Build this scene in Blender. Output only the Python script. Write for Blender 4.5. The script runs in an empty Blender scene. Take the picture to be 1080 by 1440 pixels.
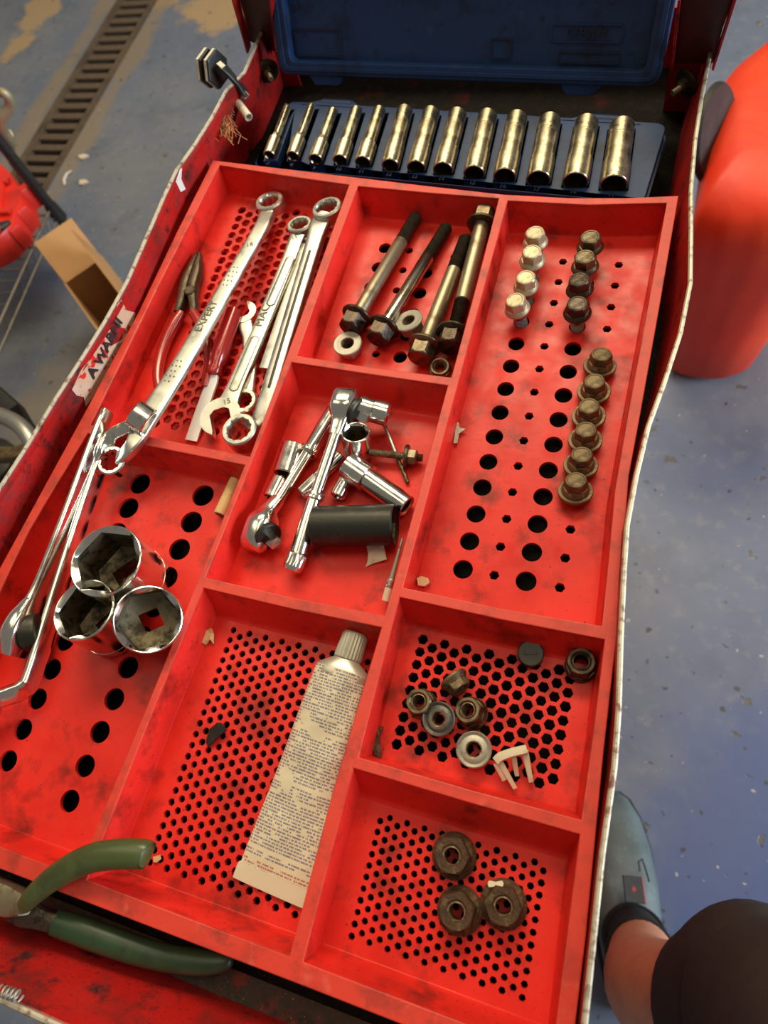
import bpy, math, random
from mathutils import Vector, Matrix
from mathutils.geometry import delaunay_2d_cdt
random.seed(7)
pi = math.pi
SC = bpy.context.scene
COL = SC.collection
# ---------------------------------------------------------------- camera, light, exposure
U, ZT = 0.02, 0.82                        # one tray unit (hole pitch) in metres; tray floor above the ground
CR = Matrix(((0.94424508, 0.25952949, -0.2025973), (0.16070662, -0.90036461, -0.40437229), (-0.28735798, 0.34926781, -0.89187297)))
CC = Vector((2.75625119, -6.90558063, 21.49047797))
FPX = 978.9348
cam_data = bpy.data.cameras.new('camera')
cam = bpy.data.objects.new('camera', cam_data)
COL.objects.link(cam)
SC.camera = cam
cam_data.sensor_fit = 'VERTICAL'
cam_data.sensor_height = 36
cam_data.lens = FPX * 36 / 1440
cam_data.clip_start = 0.02
cam_data.dof.use_dof = True
cam_data.dof.focus_distance = 0.47
cam_data.dof.aperture_fstop = 9.0
rot = (CR.transposed() @ Matrix(((1, 0, 0), (0, -1, 0), (0, 0, -1)))).to_4x4()
cam.matrix_world = Matrix.Translation(CC * U + Vector((0, 0, ZT))) @ rot

world = bpy.data.worlds.new('world')
SC.world = world
world.use_nodes = True
world.node_tree.nodes['Background'].inputs[0].default_value = (1.0, 0.93, 0.82, 1)
world.node_tree.nodes['Background'].inputs[1].default_value = 0.17


def area(name, loc, target, sx, sy, power, color):
    l = bpy.data.lights.new(name, 'AREA')
    l.shape = 'RECTANGLE'
    l.size, l.size_y, l.energy, l.color = sx, sy, power, color
    o = bpy.data.objects.new(name, l)
    COL.objects.link(o)
    d = Vector(target) - Vector(loc)
    o.matrix_world = Matrix.Translation(loc) @ d.to_track_quat('-Z', 'Y').to_matrix().to_4x4()
    return o


area('overhead_light', (-0.5, 2.1, 3.2), (-0.1, 0.1, 0.8), 2.2, 0.8, 82, (1, 0.85, 0.57))
area('overhead_light', (0.7, 0.7, 3.3), (0.0, 0.0, 0.8), 0.7, 1.8, 15, (1, 0.84, 0.54))
area('overhead_light', (-1.5, 0.4, 3.3), (0.0, 0.0, 0.8), 0.7, 1.8, 12, (1, 0.84, 0.54))  # added unseen west light, put in for highlights on the sockets
area('garage_door_daylight', (3.4, 0.5, 1.55), (-0.3, 0.1, 0.85), 1.8, 1.1, 165, (0.74, 0.87, 1.0))
vs = SC.view_settings
vs.view_transform = 'Standard'
vs.look = 'None'
vs.gamma = 1
vs.use_curve_mapping = False
vs.exposure = 0.10


# ---------------------------------------------------------------- helpers
def W(x, y, z):
    return Vector((x * U, y * U, z * U + ZT))


def P(px, py, z):                          # photograph pixel on the plane z (tray units above the tray floor)
    d = CR.transposed() @ Vector(((px - 540) / FPX, (py - 720) / FPX, 1))
    q = CC + d * ((z - CC.z) / d.z)
    return W(q.x, q.y, q.z)


def G(px, py, h):                          # the same, h metres above the ground
    return P(px, py, (h - ZT) / U)


def frame(A, B, up=(0, 0, 1)):
    x = (B - A).normalized()
    u = Vector(up)
    if abs(x.dot(u.normalized())) > 0.95:
        u = Vector((0, 1, 0)) if abs(x.y) < 0.9 else Vector((1, 0, 0))
    z = (u - x * u.dot(x)).normalized()
    y = z.cross(x)
    m = Matrix((x, y, z)).transposed().to_4x4()
    m.translation = A
    return m


MM = Matrix.Scale(0.001, 4)
WT = {}


def props(o, label=None, cat=None, group=None, kind=None):
    for k, v in (('label', label), ('category', cat), ('group', group), ('kind', kind)):
        if v:
            o[k] = v
    return o


def thing(name, label, cat, T=None, group=None):
    o = bpy.data.objects.new(name, None)
    o.empty_display_size = 0.01
    COL.objects.link(o)
    T = T or Matrix()
    o.matrix_world = T
    WT[o.name] = T
    return props(o, label, cat, group)


def crv(path, k=5):                         # Catmull-Rom through a sweep path, sizes and up vectors included
    def flat(q):
        r = list(q[0]) + [q[1], q[2] if len(q) > 2 and not hasattr(q[2], '__len__') else q[1]]
        u = q[3] if len(q) > 3 else None
        return Vector.Fill(5, 0) + Vector(r), u
    F = [flat(q) for q in path]
    out = []
    m = len(F)
    for i in range(m - 1):
        p0, p1, p2, p3 = F[max(i - 1, 0)][0], F[i][0], F[i + 1][0], F[min(i + 2, m - 1)][0]
        for j in range(k):
            t = j / k
            v = .5 * ((2 * p1) + (p2 - p0) * t + (2 * p0 - 5 * p1 + 4 * p2 - p3) * t * t + (3 * p1 - p0 - 3 * p2 + p3) * t ** 3)
            q = [Vector(v[:3]), max(v[3], .3), max(v[4], .3)]
            if F[i][1] is not None:
                u0, u1 = Vector(F[i][1]), Vector(F[i + 1][1])
                q.append(tuple(u0 * (1 - t) + u1 * t))
            out.append(tuple(q))
    out.append(path[-1] if len(path[-1]) > 2 else (path[-1][0], path[-1][1], path[-1][1]))
    return out


class MB:
    def __init__(s):
        s.v, s.f = [], []

    def add(s, vs, fs):
        k = len(s.v)
        s.v += [Vector(p) for p in vs]
        s.f += [[i + k for i in f] for f in fs]
        return s

    def loft(s, rings, c0=True, c1=True, closed=True):
        n = len(rings[0])
        fs = []
        for i in range(len(rings) - 1):
            for j in range(n if closed else n - 1):
                a, b = i * n + j, i * n + (j + 1) % n
                fs.append([a, b, b + n, a + n])
        if c0:
            fs.append(list(range(n))[::-1])
        if c1:
            fs.append([(len(rings) - 1) * n + j for j in range(n)])
        return s.add([p for r in rings for p in r], fs)

    def lathe(s, T, prof, n=32, c0=True, c1=True):      # prof: (x, r or r(theta)) in mm along local X
        rings = []
        for x, r in prof:
            rings.append([T @ Vector((x, (r(t) if callable(r) else r) * math.cos(t), (r(t) if callable(r) else r) * math.sin(t))) * 1.0
                          for t in [2 * pi * k / n for k in range(n)]])
        return s.loft(rings, c0, c1)

    def sweep(s, path, up=(0, 0, 1), n=16, e=5.0, c=True):   # path: (point, width mm, thickness mm[, up])
        rings = []
        m = len(path)
        for i, q in enumerate(path):
            p = q[0]
            d = (path[min(i + 1, m - 1)][0] - path[max(i - 1, 0)][0]).normalized()
            u = Vector(q[3] if len(q) > 3 else up)
            z = (u - d * u.dot(d)).normalized()
            y = z.cross(d)
            ring = []
            for k in range(n):
                t = 2 * pi * (k + .5) / n
                ct, st = math.cos(t), math.sin(t)
                ring.append(p + y * (math.copysign(abs(ct) ** (2 / e), ct) * q[1] * .0005) + z * (math.copysign(abs(st) ** (2 / e), st) * q[2] * .0005))
            rings.append(ring)
        return s.loft(rings, c, c)

    def tube(s, path, up=(0.31, 0.17, 1), n=12):
        return s.sweep([(p, d, d) for p, d in path], up, n, 2.0)

    def prism(s, T, poly, z0, z1, bev=0.0):              # polygon in local XY (mm)
        rings = []
        if bev:
            cx = sum(p[0] for p in poly) / len(poly)
            cy = sum(p[1] for p in poly) / len(poly)

            def ins(p):
                l = math.hypot(p[0] - cx, p[1] - cy) or 1
                return (p[0] - (p[0] - cx) / l * bev, p[1] - (p[1] - cy) / l * bev)
            sm = [ins(p) for p in poly]
            rings = [(sm, z0), (poly, z0 + bev), (poly, z1 - bev), (sm, z1)]
        else:
            rings = [(poly, z0), (poly, z1)]
        return s.loft([[T @ Vector((x, y, z)) for x, y in pl] for pl, z in rings])

    def box(s, T, a, b, bev=0.0):
        return s.prism(T, [(a[0], a[1]), (b[0], a[1]), (b[0], b[1]), (a[0], b[1])], a[2], b[2], bev)

    def build(s, name, mat, parent=None, smooth=38):
        me = bpy.data.meshes.new(name)
        if parent is not None:
            inv = WT[parent.name].inverted()
            me.from_pydata([inv @ p for p in s.v], [], s.f)
        else:
            me.from_pydata(s.v, [], s.f)
        me.materials.append(mat)
        me.update()
        if smooth:
            me.shade_smooth()
            me.set_sharp_from_angle(angle=math.radians(smooth))
        o = bpy.data.objects.new(name, me)
        COL.objects.link(o)
        if parent is not None:
            o.parent = parent
            WT[o.name] = WT[parent.name]
        else:
            WT[o.name] = Matrix()
        return o


def pr(af, n=6, ph=0.0):                                 # polar radius of a regular polygon, af across flats
    return lambda t: (af / 2) / math.cos(((t + ph) % (2 * pi / n)) - pi / n)


def star12(af):
    a, b = pr(af, 6), pr(af, 6, pi / 6)
    return lambda t: max(a(t), b(t)) * .5 + .5 * min(a(t), b(t)) + (max(a(t), b(t)) - af / 2) * .45


def clampr(f, r):
    return lambda t: min(f(t), r)


def mesh_of_curve(loops, extrude, bevel=0.0):            # loops of (x, y): outer first, then holes -> solid plate, vertex list + faces
    cu = bpy.data.curves.new('plate', 'CURVE')
    cu.dimensions = '2D'
    cu.fill_mode = 'BOTH'
    cu.extrude = extrude
    cu.bevel_depth = bevel
    cu.bevel_resolution = 1
    for lp in loops:
        sp = cu.splines.new('POLY')
        sp.points.add(len(lp) - 1)
        for q, p in zip(sp.points, lp):
            q.co = (p[0], p[1], 0, 1)
        sp.use_cyclic_u = True
    ob = bpy.data.objects.new('plate', cu)
    COL.objects.link(ob)
    me = bpy.data.meshes.new_from_object(ob)
    vs, fs = [v.co.copy() for v in me.vertices], [list(p.vertices) for p in me.polygons]
    bpy.data.objects.remove(ob)
    bpy.data.meshes.remove(me)
    bpy.data.curves.remove(cu)
    return vs, fs


def text(name, body, T, size, mat, parent, ext=0.1, align='CENTER', bold=0.0):   # size in mm, T: X reading direction, Y up, Z normal
    cu = bpy.data.curves.new('lettering', 'FONT')
    cu.body = body
    cu.size = size
    cu.extrude = ext
    cu.offset = bold
    cu.resolution_u = 3
    cu.align_x = align
    cu.align_y = 'CENTER'
    ob = bpy.data.objects.new('lettering', cu)
    COL.objects.link(ob)
    me = bpy.data.meshes.new_from_object(ob)
    mb = MB().add([T @ MM @ v.co for v in me.vertices], [list(p.vertices) for p in me.polygons])
    bpy.data.objects.remove(ob)
    bpy.data.meshes.remove(me)
    bpy.data.curves.remove(cu)
    return mb.build(name, mat, parent, 0)


def copy_tree(o, parent=None):
    c = o.copy()
    COL.objects.link(c)
    WT[c.name] = WT[o.name]
    if parent is not None:
        c.parent = parent
    for ch in list(o.children):
        copy_tree(ch, c)
    return c


# ---------------------------------------------------------------- materials
def mat(name, color, rough=0.5, metal=0.0, dirt=(), bump=None, coat=0.0, spec=0.5, rvar=0.0, rscale=60):
    """dirt: list of (colour, amount, scale, lo, hi, detail[, roughness]) noise layers over the base colour"""
    m = bpy.data.materials.new(name)
    m.use_nodes = True
    nt = m.node_tree
    b = nt.nodes['Principled BSDF']
    b.inputs['Roughness'].default_value = rough
    b.inputs['Metallic'].default_value = metal
    b.inputs['Coat Weight'].default_value = coat
    b.inputs['Coat Roughness'].default_value = 0.25
    b.inputs['Specular IOR Level'].default_value = spec
    tc = nt.nodes.new('ShaderNodeTexCoord')
    L = nt.links.new
    cur = nt.nodes.new('ShaderNodeRGB')
    cur.outputs[0].default_value = (*color, 1)
    cur = cur.outputs[0]
    for i, d in enumerate(dirt):
        nz = nt.nodes.new('ShaderNodeTexNoise')
        nz.inputs['Scale'].default_value = d[2]
        nz.inputs['Detail'].default_value = d[5] if len(d) > 5 else 5
        nz.inputs['Roughness'].default_value = 0.62
        mp = nt.nodes.new('ShaderNodeMapping')
        mp.inputs['Location'].default_value = (i * 3.7, i * 1.3, i * 2.1)
        L(tc.outputs['Object'], mp.inputs[0])
        L(mp.outputs[0], nz.inputs['Vector'])
        mr = nt.nodes.new('ShaderNodeMapRange')
        mr.inputs[1].default_value, mr.inputs[2].default_value = d[3], d[4]
        mr.inputs[4].default_value = d[1]
        L(nz.outputs[0], mr.inputs[0])
        mx = nt.nodes.new('ShaderNodeMix')
        mx.data_type = 'RGBA'
        L(mr.outputs[0], mx.inputs[0])
        L(cur, mx.inputs[6])
        mx.inputs[7].default_value = (*d[0], 1)
        cur = mx.outputs[2]
    L(cur, b.inputs['Base Color'])
    if rvar:
        nz = nt.nodes.new('ShaderNodeTexNoise')
        nz.inputs['Scale'].default_value = rscale
        L(tc.outputs['Object'], nz.inputs['Vector'])
        mr = nt.nodes.new('ShaderNodeMapRange')
        mr.inputs[1].default_value, mr.inputs[2].default_value = .3, .7
        mr.inputs[3].default_value, mr.inputs[4].default_value = max(.02, rough - rvar), rough + rvar
        L(nz.outputs[0], mr.inputs[0])
        L(mr.outputs[0], b.inputs['Roughness'])
    if bump:
        nz = nt.nodes.new('ShaderNodeTexNoise')
        nz.inputs['Scale'].default_value = bump[0]
        nz.inputs['Detail'].default_value = 4
        L(tc.outputs['Object'], nz.inputs['Vector'])
        bp = nt.nodes.new('ShaderNodeBump')
        bp.inputs['Strength'].default_value = bump[1]
        bp.inputs['Distance'].default_value = bump[2] if len(bump) > 2 else 0.001
        L(nz.outputs[0], bp.inputs['Height'])
        L(bp.outputs[0], b.inputs['Normal'])
    return m


BLK = (0.012, 0.010, 0.009)
M = {}
M['tray'] = mat('red tray plastic', (0.72, 0.026, 0.017), 0.40, 0, [((0.44, 0.010, 0.006), .7, 20, .42, .75), ((0.07, 0.010, 0.006), .9, 38, .53, .76), (BLK, .9, 420, .68, .74, 2)], (260, .12, .0006), spec=.28, rvar=.12)
M['tray_rim'] = mat('scuffed red rim plastic', (0.60, 0.036, 0.018), 0.5, 0, [((0.30, 0.02, 0.012), .7, 40, .5, .72), ((0.07, .02, .012), .7, 55, .54, .75), ((0.66, .12, .08), .5, 90, .6, .75)], (300, .15, .0006))
M['cart'] = mat('scratched red cart paint', (0.40, 0.010, 0.008), 0.42, 0, [((0.12, 0.010, 0.007), .8, 30, .45, .65), (BLK, .9, 75, .55, .70), (BLK, .7, 500, .62, .68, 2)], (150, .1), rvar=.1)
M['cart_arm'] = mat('shaded grimy lid arm', (0.085, 0.020, 0.013), 0.5, 0, [((0.03, .012, .008), .8, 40, .45, .65)])  # arms' shade put into the cart red, mottled grime over it
M['cart_dark'] = mat('grimy shade-dark cart floor', (0.006, 0.004, 0.003), 0.75, 0, [((0.05, 0.008, 0.005), .7, 26, .60, .70), (BLK, .8, 120, .5, .65), ((.3, .25, .15), .6, 900, .74, .78, 1)], (200, .5, .002), spec=.1)  # shade behind the case put into a near-black base, grime over it
M['ledge'] = mat('grimy brown ledge', (0.035, 0.022, 0.014), 0.7, 0, [((0.20, 0.02, 0.012), .9, 40, .52, .66), (BLK, .8, 120, .5, .65), ((.3, .25, .15), .8, 700, .72, .76, 1)], (200, .5, .002))
M['edge'] = mat('worn bare edge', (0.50, 0.44, 0.33), 0.45, .35, [((0.16, 0.06, 0.03), .9, 180, .52, .66), (BLK, .6, 60, .6, .75)])
M['blue'] = mat('blue case plastic', (0.013, 0.038, 0.115), 0.5, 0, [((0.008, 0.012, 0.028), .8, 30, .5, .7), (BLK, .7, 90, .6, .72), ((.10, .13, .18), .3, 60, .62, .8)], (200, .1), spec=.3)
M['blue_mark'] = mat('dark blue moulded mark', (0.008, 0.012, 0.030), 0.6)
M['chrome'] = mat('polished chrome', (0.76, 0.74, 0.68), 0.18, 1, [((0.30, 0.26, 0.20), .5, 90, .58, .75)], rvar=.06, rscale=120)
M['chrome_old'] = mat('yellowed old chrome', (0.58, 0.50, 0.34), 0.30, 1, [((0.16, 0.12, 0.07), .8, 90, .48, .70), ((0.10, 0.075, 0.04), .8, 420, .57, .66)], None, rvar=.08)
M['satin'] = mat('satin steel', (0.66, 0.66, 0.58), 0.33, 1, [((0.28, 0.27, 0.22), .5, 70, .55, .75)], rvar=.08)
M['satin2'] = mat('brushed grey steel', (0.50, 0.49, 0.46), 0.36, 1, [((0.20, 0.19, 0.17), .6, 80, .5, .7)], rvar=.08)
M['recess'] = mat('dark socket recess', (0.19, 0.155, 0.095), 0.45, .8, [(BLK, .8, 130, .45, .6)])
M['oxide'] = mat('black oxide steel', (0.035, 0.034, 0.028), 0.42, .6, [((0.10, 0.085, 0.06), .5, 80, .55, .75)], (600, .1))
M['bolt'] = mat('oily brown bolt steel', (0.16, 0.125, 0.075), 0.38, .8, [((0.03, 0.022, 0.014), .8, 120, .45, .65)], (700, .2))
M['bolt_dark'] = mat('dark oily bolt steel', (0.075, 0.052, 0.034), 0.35, .7, [(BLK, .8, 160, .45, .62)], (700, .2))
M['shank'] = mat('worn bolt shank', (0.31, 0.265, 0.18), 0.40, .8, [((0.12, 0.09, 0.05), .8, 90, .5, .7), (BLK, .5, 300, .6, .7)])
M['shank_bright'] = mat('bright bolt shank', (0.52, 0.47, 0.37), 0.20, 1, [((0.16, 0.11, 0.06), .8, 70, .52, .68)])
M['thread'] = mat('dark oily thread', (0.085, 0.065, 0.042), 0.4, .8, [(BLK, .7, 200, .5, .7)])
M['thread_blue'] = mat('thread with blue locking paste', (0.22, 0.30, 0.36), 0.4, .5, [((0.5, .48, .4), .8, 220, .5, .6)])
M['zinc'] = mat('pale yellow zinc', (0.46, 0.39, 0.25), 0.45, .5, [((0.20, 0.14, 0.07), .8, 160, .55, .7)], (800, .15))
M['gold'] = mat('yellow passivated washer', (0.165, 0.115, 0.055), 0.5, .5, [((0.055, 0.035, 0.018), .9, 110, .45, .66), ((.42, .34, .2), .5, 230, .58, .68)], (800, .2))
M['galv'] = mat('pale zinc nut', (0.38, 0.36, 0.30), 0.48, .6, [((0.12, 0.10, 0.08), .8, 260, .58, .68)], (800, .2))
M['grey_nut'] = mat('grey steel nut', (0.15, 0.145, 0.125), 0.42, .7, [((0.05, .045, .04), .7, 200, .5, .66)], (800, .2))
M['rust'] = mat('rusted steel', (0.075, 0.038, 0.018), 0.7, .3, [((0.19, 0.12, 0.065), .8, 190, .52, .66), (BLK, .7, 120, .5, .68)], (500, .8, .0015))
M['bore'] = mat('rusty thread bore', (0.13, 0.07, 0.035), 0.55, .5, [((0.40, .32, .2), .7, 400, .5, .62)])
M['white_pl'] = mat('dirty white plastic', (0.66, 0.58, 0.44), 0.5, 0, [((0.3, .22, .14), .6, 130, .55, .7)])
M['tan'] = mat('tan scrap', (0.60, 0.40, 0.19), 0.6, 0, [((0.35, .2, .09), .6, 200, .5, .65)])
M['black_pl'] = mat('black plastic', (0.016, 0.015, 0.014), 0.45, 0, [((0.05, .045, .04), .6, 120, .55, .7)])
M['green'] = mat('green dipped handle', (0.056, 0.074, 0.022), 0.34, 0, [((0.030, 0.036, 0.012), .7, 60, .5, .7)])
M['green_dark'] = mat('dark green dipped handle', (0.018, 0.046, 0.018), 0.4, 0, [(BLK, .6, 60, .5, .7)])
M['red_dip'] = mat('red dipped handle', (0.36, 0.012, 0.008), 0.22, 0, [((0.22, .01, .008), .6, 60, .5, .7)], coat=.6)
M['red_clear'] = mat('glossy dark red handle', (0.34, 0.008, 0.008), 0.14, 0, [], coat=.8)
M['plier'] = mat('dull plier steel', (0.10, 0.080, 0.052), 0.45, .7, [((0.04, .03, .02), .8, 130, .48, .66)], (600, .25))
M['blade'] = mat('bright blade', (0.80, 0.80, 0.80), 0.38, .15)
M['wood'] = mat('pale dowel wood', (0.66, 0.44, 0.20), 0.6, 0, [((0.45, .27, .1), .5, 160, .5, .7)])
M['card'] = mat('brown cardboard', (0.46, 0.245, 0.10), 0.75, 0, [((0.36, .18, .07), .5, 14, .45, .7)])
M['iron'] = mat('rusty drain iron', (0.105, 0.072, 0.046), 0.75, .1, [((0.045, 0.03, 0.02), .7, 12, .45, .65), ((.16, .12, .08), .5, 60, .55, .7)], (120, .4, .002))
M['pit'] = mat('dark drain pit', (0.012, 0.009, 0.007), 0.9)
M['wire'] = mat('grey shelf wire', (0.20, 0.18, 0.16), 0.4, .6, [((.05, .04, .035), .6, 60, .5, .7)])
M['case_red'] = mat('red tool case plastic', (0.75, 0.030, 0.016), 0.38, 0, [((.5, .02, .01), .5, 20, .5, .7)])
M['orange'] = mat('orange red plastic', (0.80, 0.050, 0.008), 0.5, 0, [((0.75, .03, .01), .7, 7, .4, .65), ((.85, .10, .02), .5, 5, .5, .75), (BLK, .6, 120, .72, .76)], (6, .3, .02))
M['rubber'] = mat('black rubber', (0.014, 0.012, 0.010), 0.6, 0, [((.05, .04, .03), .6, 25, .5, .7)])
M['grey_metal'] = mat('grey satin metal', (0.42, 0.41, 0.38), 0.35, .8, [((.2, .18, .15), .6, 20, .5, .7)])
M['fabric'] = mat('dark work trousers', (0.019, 0.017, 0.015), 0.9, 0, [((0.034, .029, .025), .7, 18, .45, .7)], (900, .4, .0008))
M['skin'] = mat('skin', (0.62, 0.29, 0.16), 0.5, 0, [((0.50, .20, .10), .6, 40, .45, .7)], (700, .15))
M['sock'] = mat('black sock', (0.010, 0.009, 0.008), 0.95, 0, [], (1500, .6, .001))
M['shoe'] = mat('worn grey green shoe leather', (0.115, 0.150, 0.150), 0.5, 0, [((.06, .08, .08), .7, 14, .45, .65), ((.22, .26, .25), .5, 30, .58, .72)], (300, .2))
M['sole'] = mat('dark shoe sole', (0.02, 0.02, 0.02), 0.7)
M['red_ink'] = mat('red print', (0.35, 0.03, 0.02), 0.6)
M['ink'] = mat('black print', (0.012, 0.010, 0.010), 0.6)
M['engrave'] = mat('engraved mark', (0.16, 0.15, 0.12), 0.5, .8)
M['sticker'] = mat('torn warning sticker', (0.58, 0.36, 0.22), 0.6, 0, [((0.62, .46, .36), .7, 60, .5, .62), ((0.10, .06, .045), .6, 150, .58, .68), ((0.60, .018, .014), 1, 85, .60, .62, 2)])
M['tape'] = mat('white tape scrap', (0.66, 0.62, 0.58), 0.6)
M['straw'] = mat('straw fibre', (0.42, 0.22, 0.08), 0.7)
M['tube_metal'] = mat('tube shoulder metal', (0.55, 0.52, 0.44), 0.36, .6)
M['cap'] = mat('grey ribbed cap', (0.40, 0.38, 0.31), 0.4, .2)
M['tube_end'] = mat('tube crimp', (0.70, 0.62, 0.47), 0.42, .1)


def floor_material():
    m = bpy.data.materials.new('painted garage floor')
    m.use_nodes = True
    nt = m.node_tree
    b = nt.nodes['Principled BSDF']
    L = nt.links.new
    tc = nt.nodes.new('ShaderNodeTexCoord')

    def noise(scale, detail=6, loc=0, rough=.6):
        n = nt.nodes.new('ShaderNodeTexNoise')
        n.inputs['Scale'].default_value = scale
        n.inputs['Detail'].default_value = detail
        n.inputs['Roughness'].default_value = rough
        mp = nt.nodes.new('ShaderNodeMapping')
        mp.inputs['Location'].default_value = (loc, loc * .7, 0)
        L(tc.outputs['Object'], mp.inputs[0])
        L(mp.outputs[0], n.inputs['Vector'])
        return n.outputs[0]

    def ramp(s, lo, hi, amt=1.0):
        r = nt.nodes.new('ShaderNodeMapRange')
        r.interpolation_type = 'SMOOTHSTEP'
        r.inputs[1].default_value, r.inputs[2].default_value, r.inputs[4].default_value = lo, hi, amt
        L(s, r.inputs[0])
        return r.outputs[0]

    def mix(f, a, c):
        x = nt.nodes.new('ShaderNodeMix')
        x.data_type = 'RGBA'
        L(f, x.inputs[0])
        L(a, x.inputs[6])
        x.inputs[7].default_value = (*c, 1)
        return x.outputs[2]

    def math_(op, a, c):
        x = nt.nodes.new('ShaderNodeMath')
        x.operation = op
        for i, q in enumerate((a, c)):
            if isinstance(q, (int, float)):
                x.inputs[i].default_value = q
            else:
                L(q, x.inputs[i])
        return x.outputs[0]

    def blob(x, y, rx, ry, soft=1.0):      # worn area round a place on the floor, broken up by noise
        mp = nt.nodes.new('ShaderNodeMapping')
        mp.vector_type = 'POINT'
        mp.inputs['Location'].default_value = (-x / rx, -y / ry, 0)
        mp.inputs['Scale'].default_value = (1 / rx, 1 / ry, 0)
        L(tc.outputs['Object'], mp.inputs[0])
        ln = nt.nodes.new('ShaderNodeVectorMath')
        ln.operation = 'LENGTH'
        L(mp.outputs[0], ln.inputs[0])
        return math_('SUBTRACT', 1.0, ln.outputs['Value'])
    base = nt.nodes.new('ShaderNodeRGB')
    base.outputs[0].default_value = (0.125, 0.15, 0.215, 1)
    c = base.outputs[0]
    c = mix(ramp(noise(2.2, 5, 3), .40, .68, .8), c, (0.20, 0.205, 0.22))
    c = mix(ramp(noise(7, 6, 9), .45, .75, .5), c, (0.075, 0.09, 0.135))
    c = mix(ramp(noise(40, 4, 5), .50, .75, .45), c, (0.25, 0.245, 0.24))
    c = mix(ramp(math_('ADD', blob(.33, -.10, .20, .42), math_('MULTIPLY', math_('SUBTRACT', noise(6, 5, 2), .5), 1.2)), .1, .75, .8), c, (0.060, 0.092, 0.225))
    n1 = math_('MULTIPLY', math_('SUBTRACT', noise(5, 7, 21), .5), 2.6)
    for (x, y, rx, ry) in ((-1.38, 2.02, .34, .20), (-2.12, 2.05, .10, .34), (-1.0, 2.1, .35, .14)):
        c = mix(ramp(math_('ADD', blob(x, y, rx, ry), n1), .22, .55, .92), c, (0.40, 0.27, 0.14))
    c = mix(ramp(math_('ADD', blob(-1.05, .42, .55, .45), n1), .2, .8, .75), c, (0.20, 0.165, 0.12))
    for (x0, rx) in ((-1.60, .055), (-1.84, .05)):
        c = mix(ramp(math_('ADD', blob(x0, 1.7, rx, 1.2), n1), -.1, .8, .7), c, (0.26, 0.19, 0.11))
    chips = ramp(noise(26, 3, 31, .5), .67, .70, .9)
    c = mix(chips, c, (0.115, 0.10, 0.080))
    c = mix(ramp(noise(55, 2, 41, .4), .70, .73, .9), c, (0.050, 0.048, 0.050))
    c = mix(ramp(noise(75, 2, 51, .4), .735, .75, .9), c, (0.42, 0.38, 0.30))
    L(c, b.inputs['Base Color'])
    L(ramp(noise(5, 5, 13), .3, .7, 1.0), b.inputs['Roughness'])
    mr = nt.nodes.new('ShaderNodeMapRange')
    mr.inputs[3].default_value, mr.inputs[4].default_value = .30, .55
    L(noise(5, 5, 13), mr.inputs[0])
    L(mr.outputs[0], b.inputs['Roughness'])
    bp = nt.nodes.new('ShaderNodeBump')
    bp.inputs['Strength'].default_value = .35
    bp.inputs['Distance'].default_value = .003
    bp.invert = True
    L(chips, bp.inputs['Height'])
    L(bp.outputs[0], b.inputs['Normal'])
    return m


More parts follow.
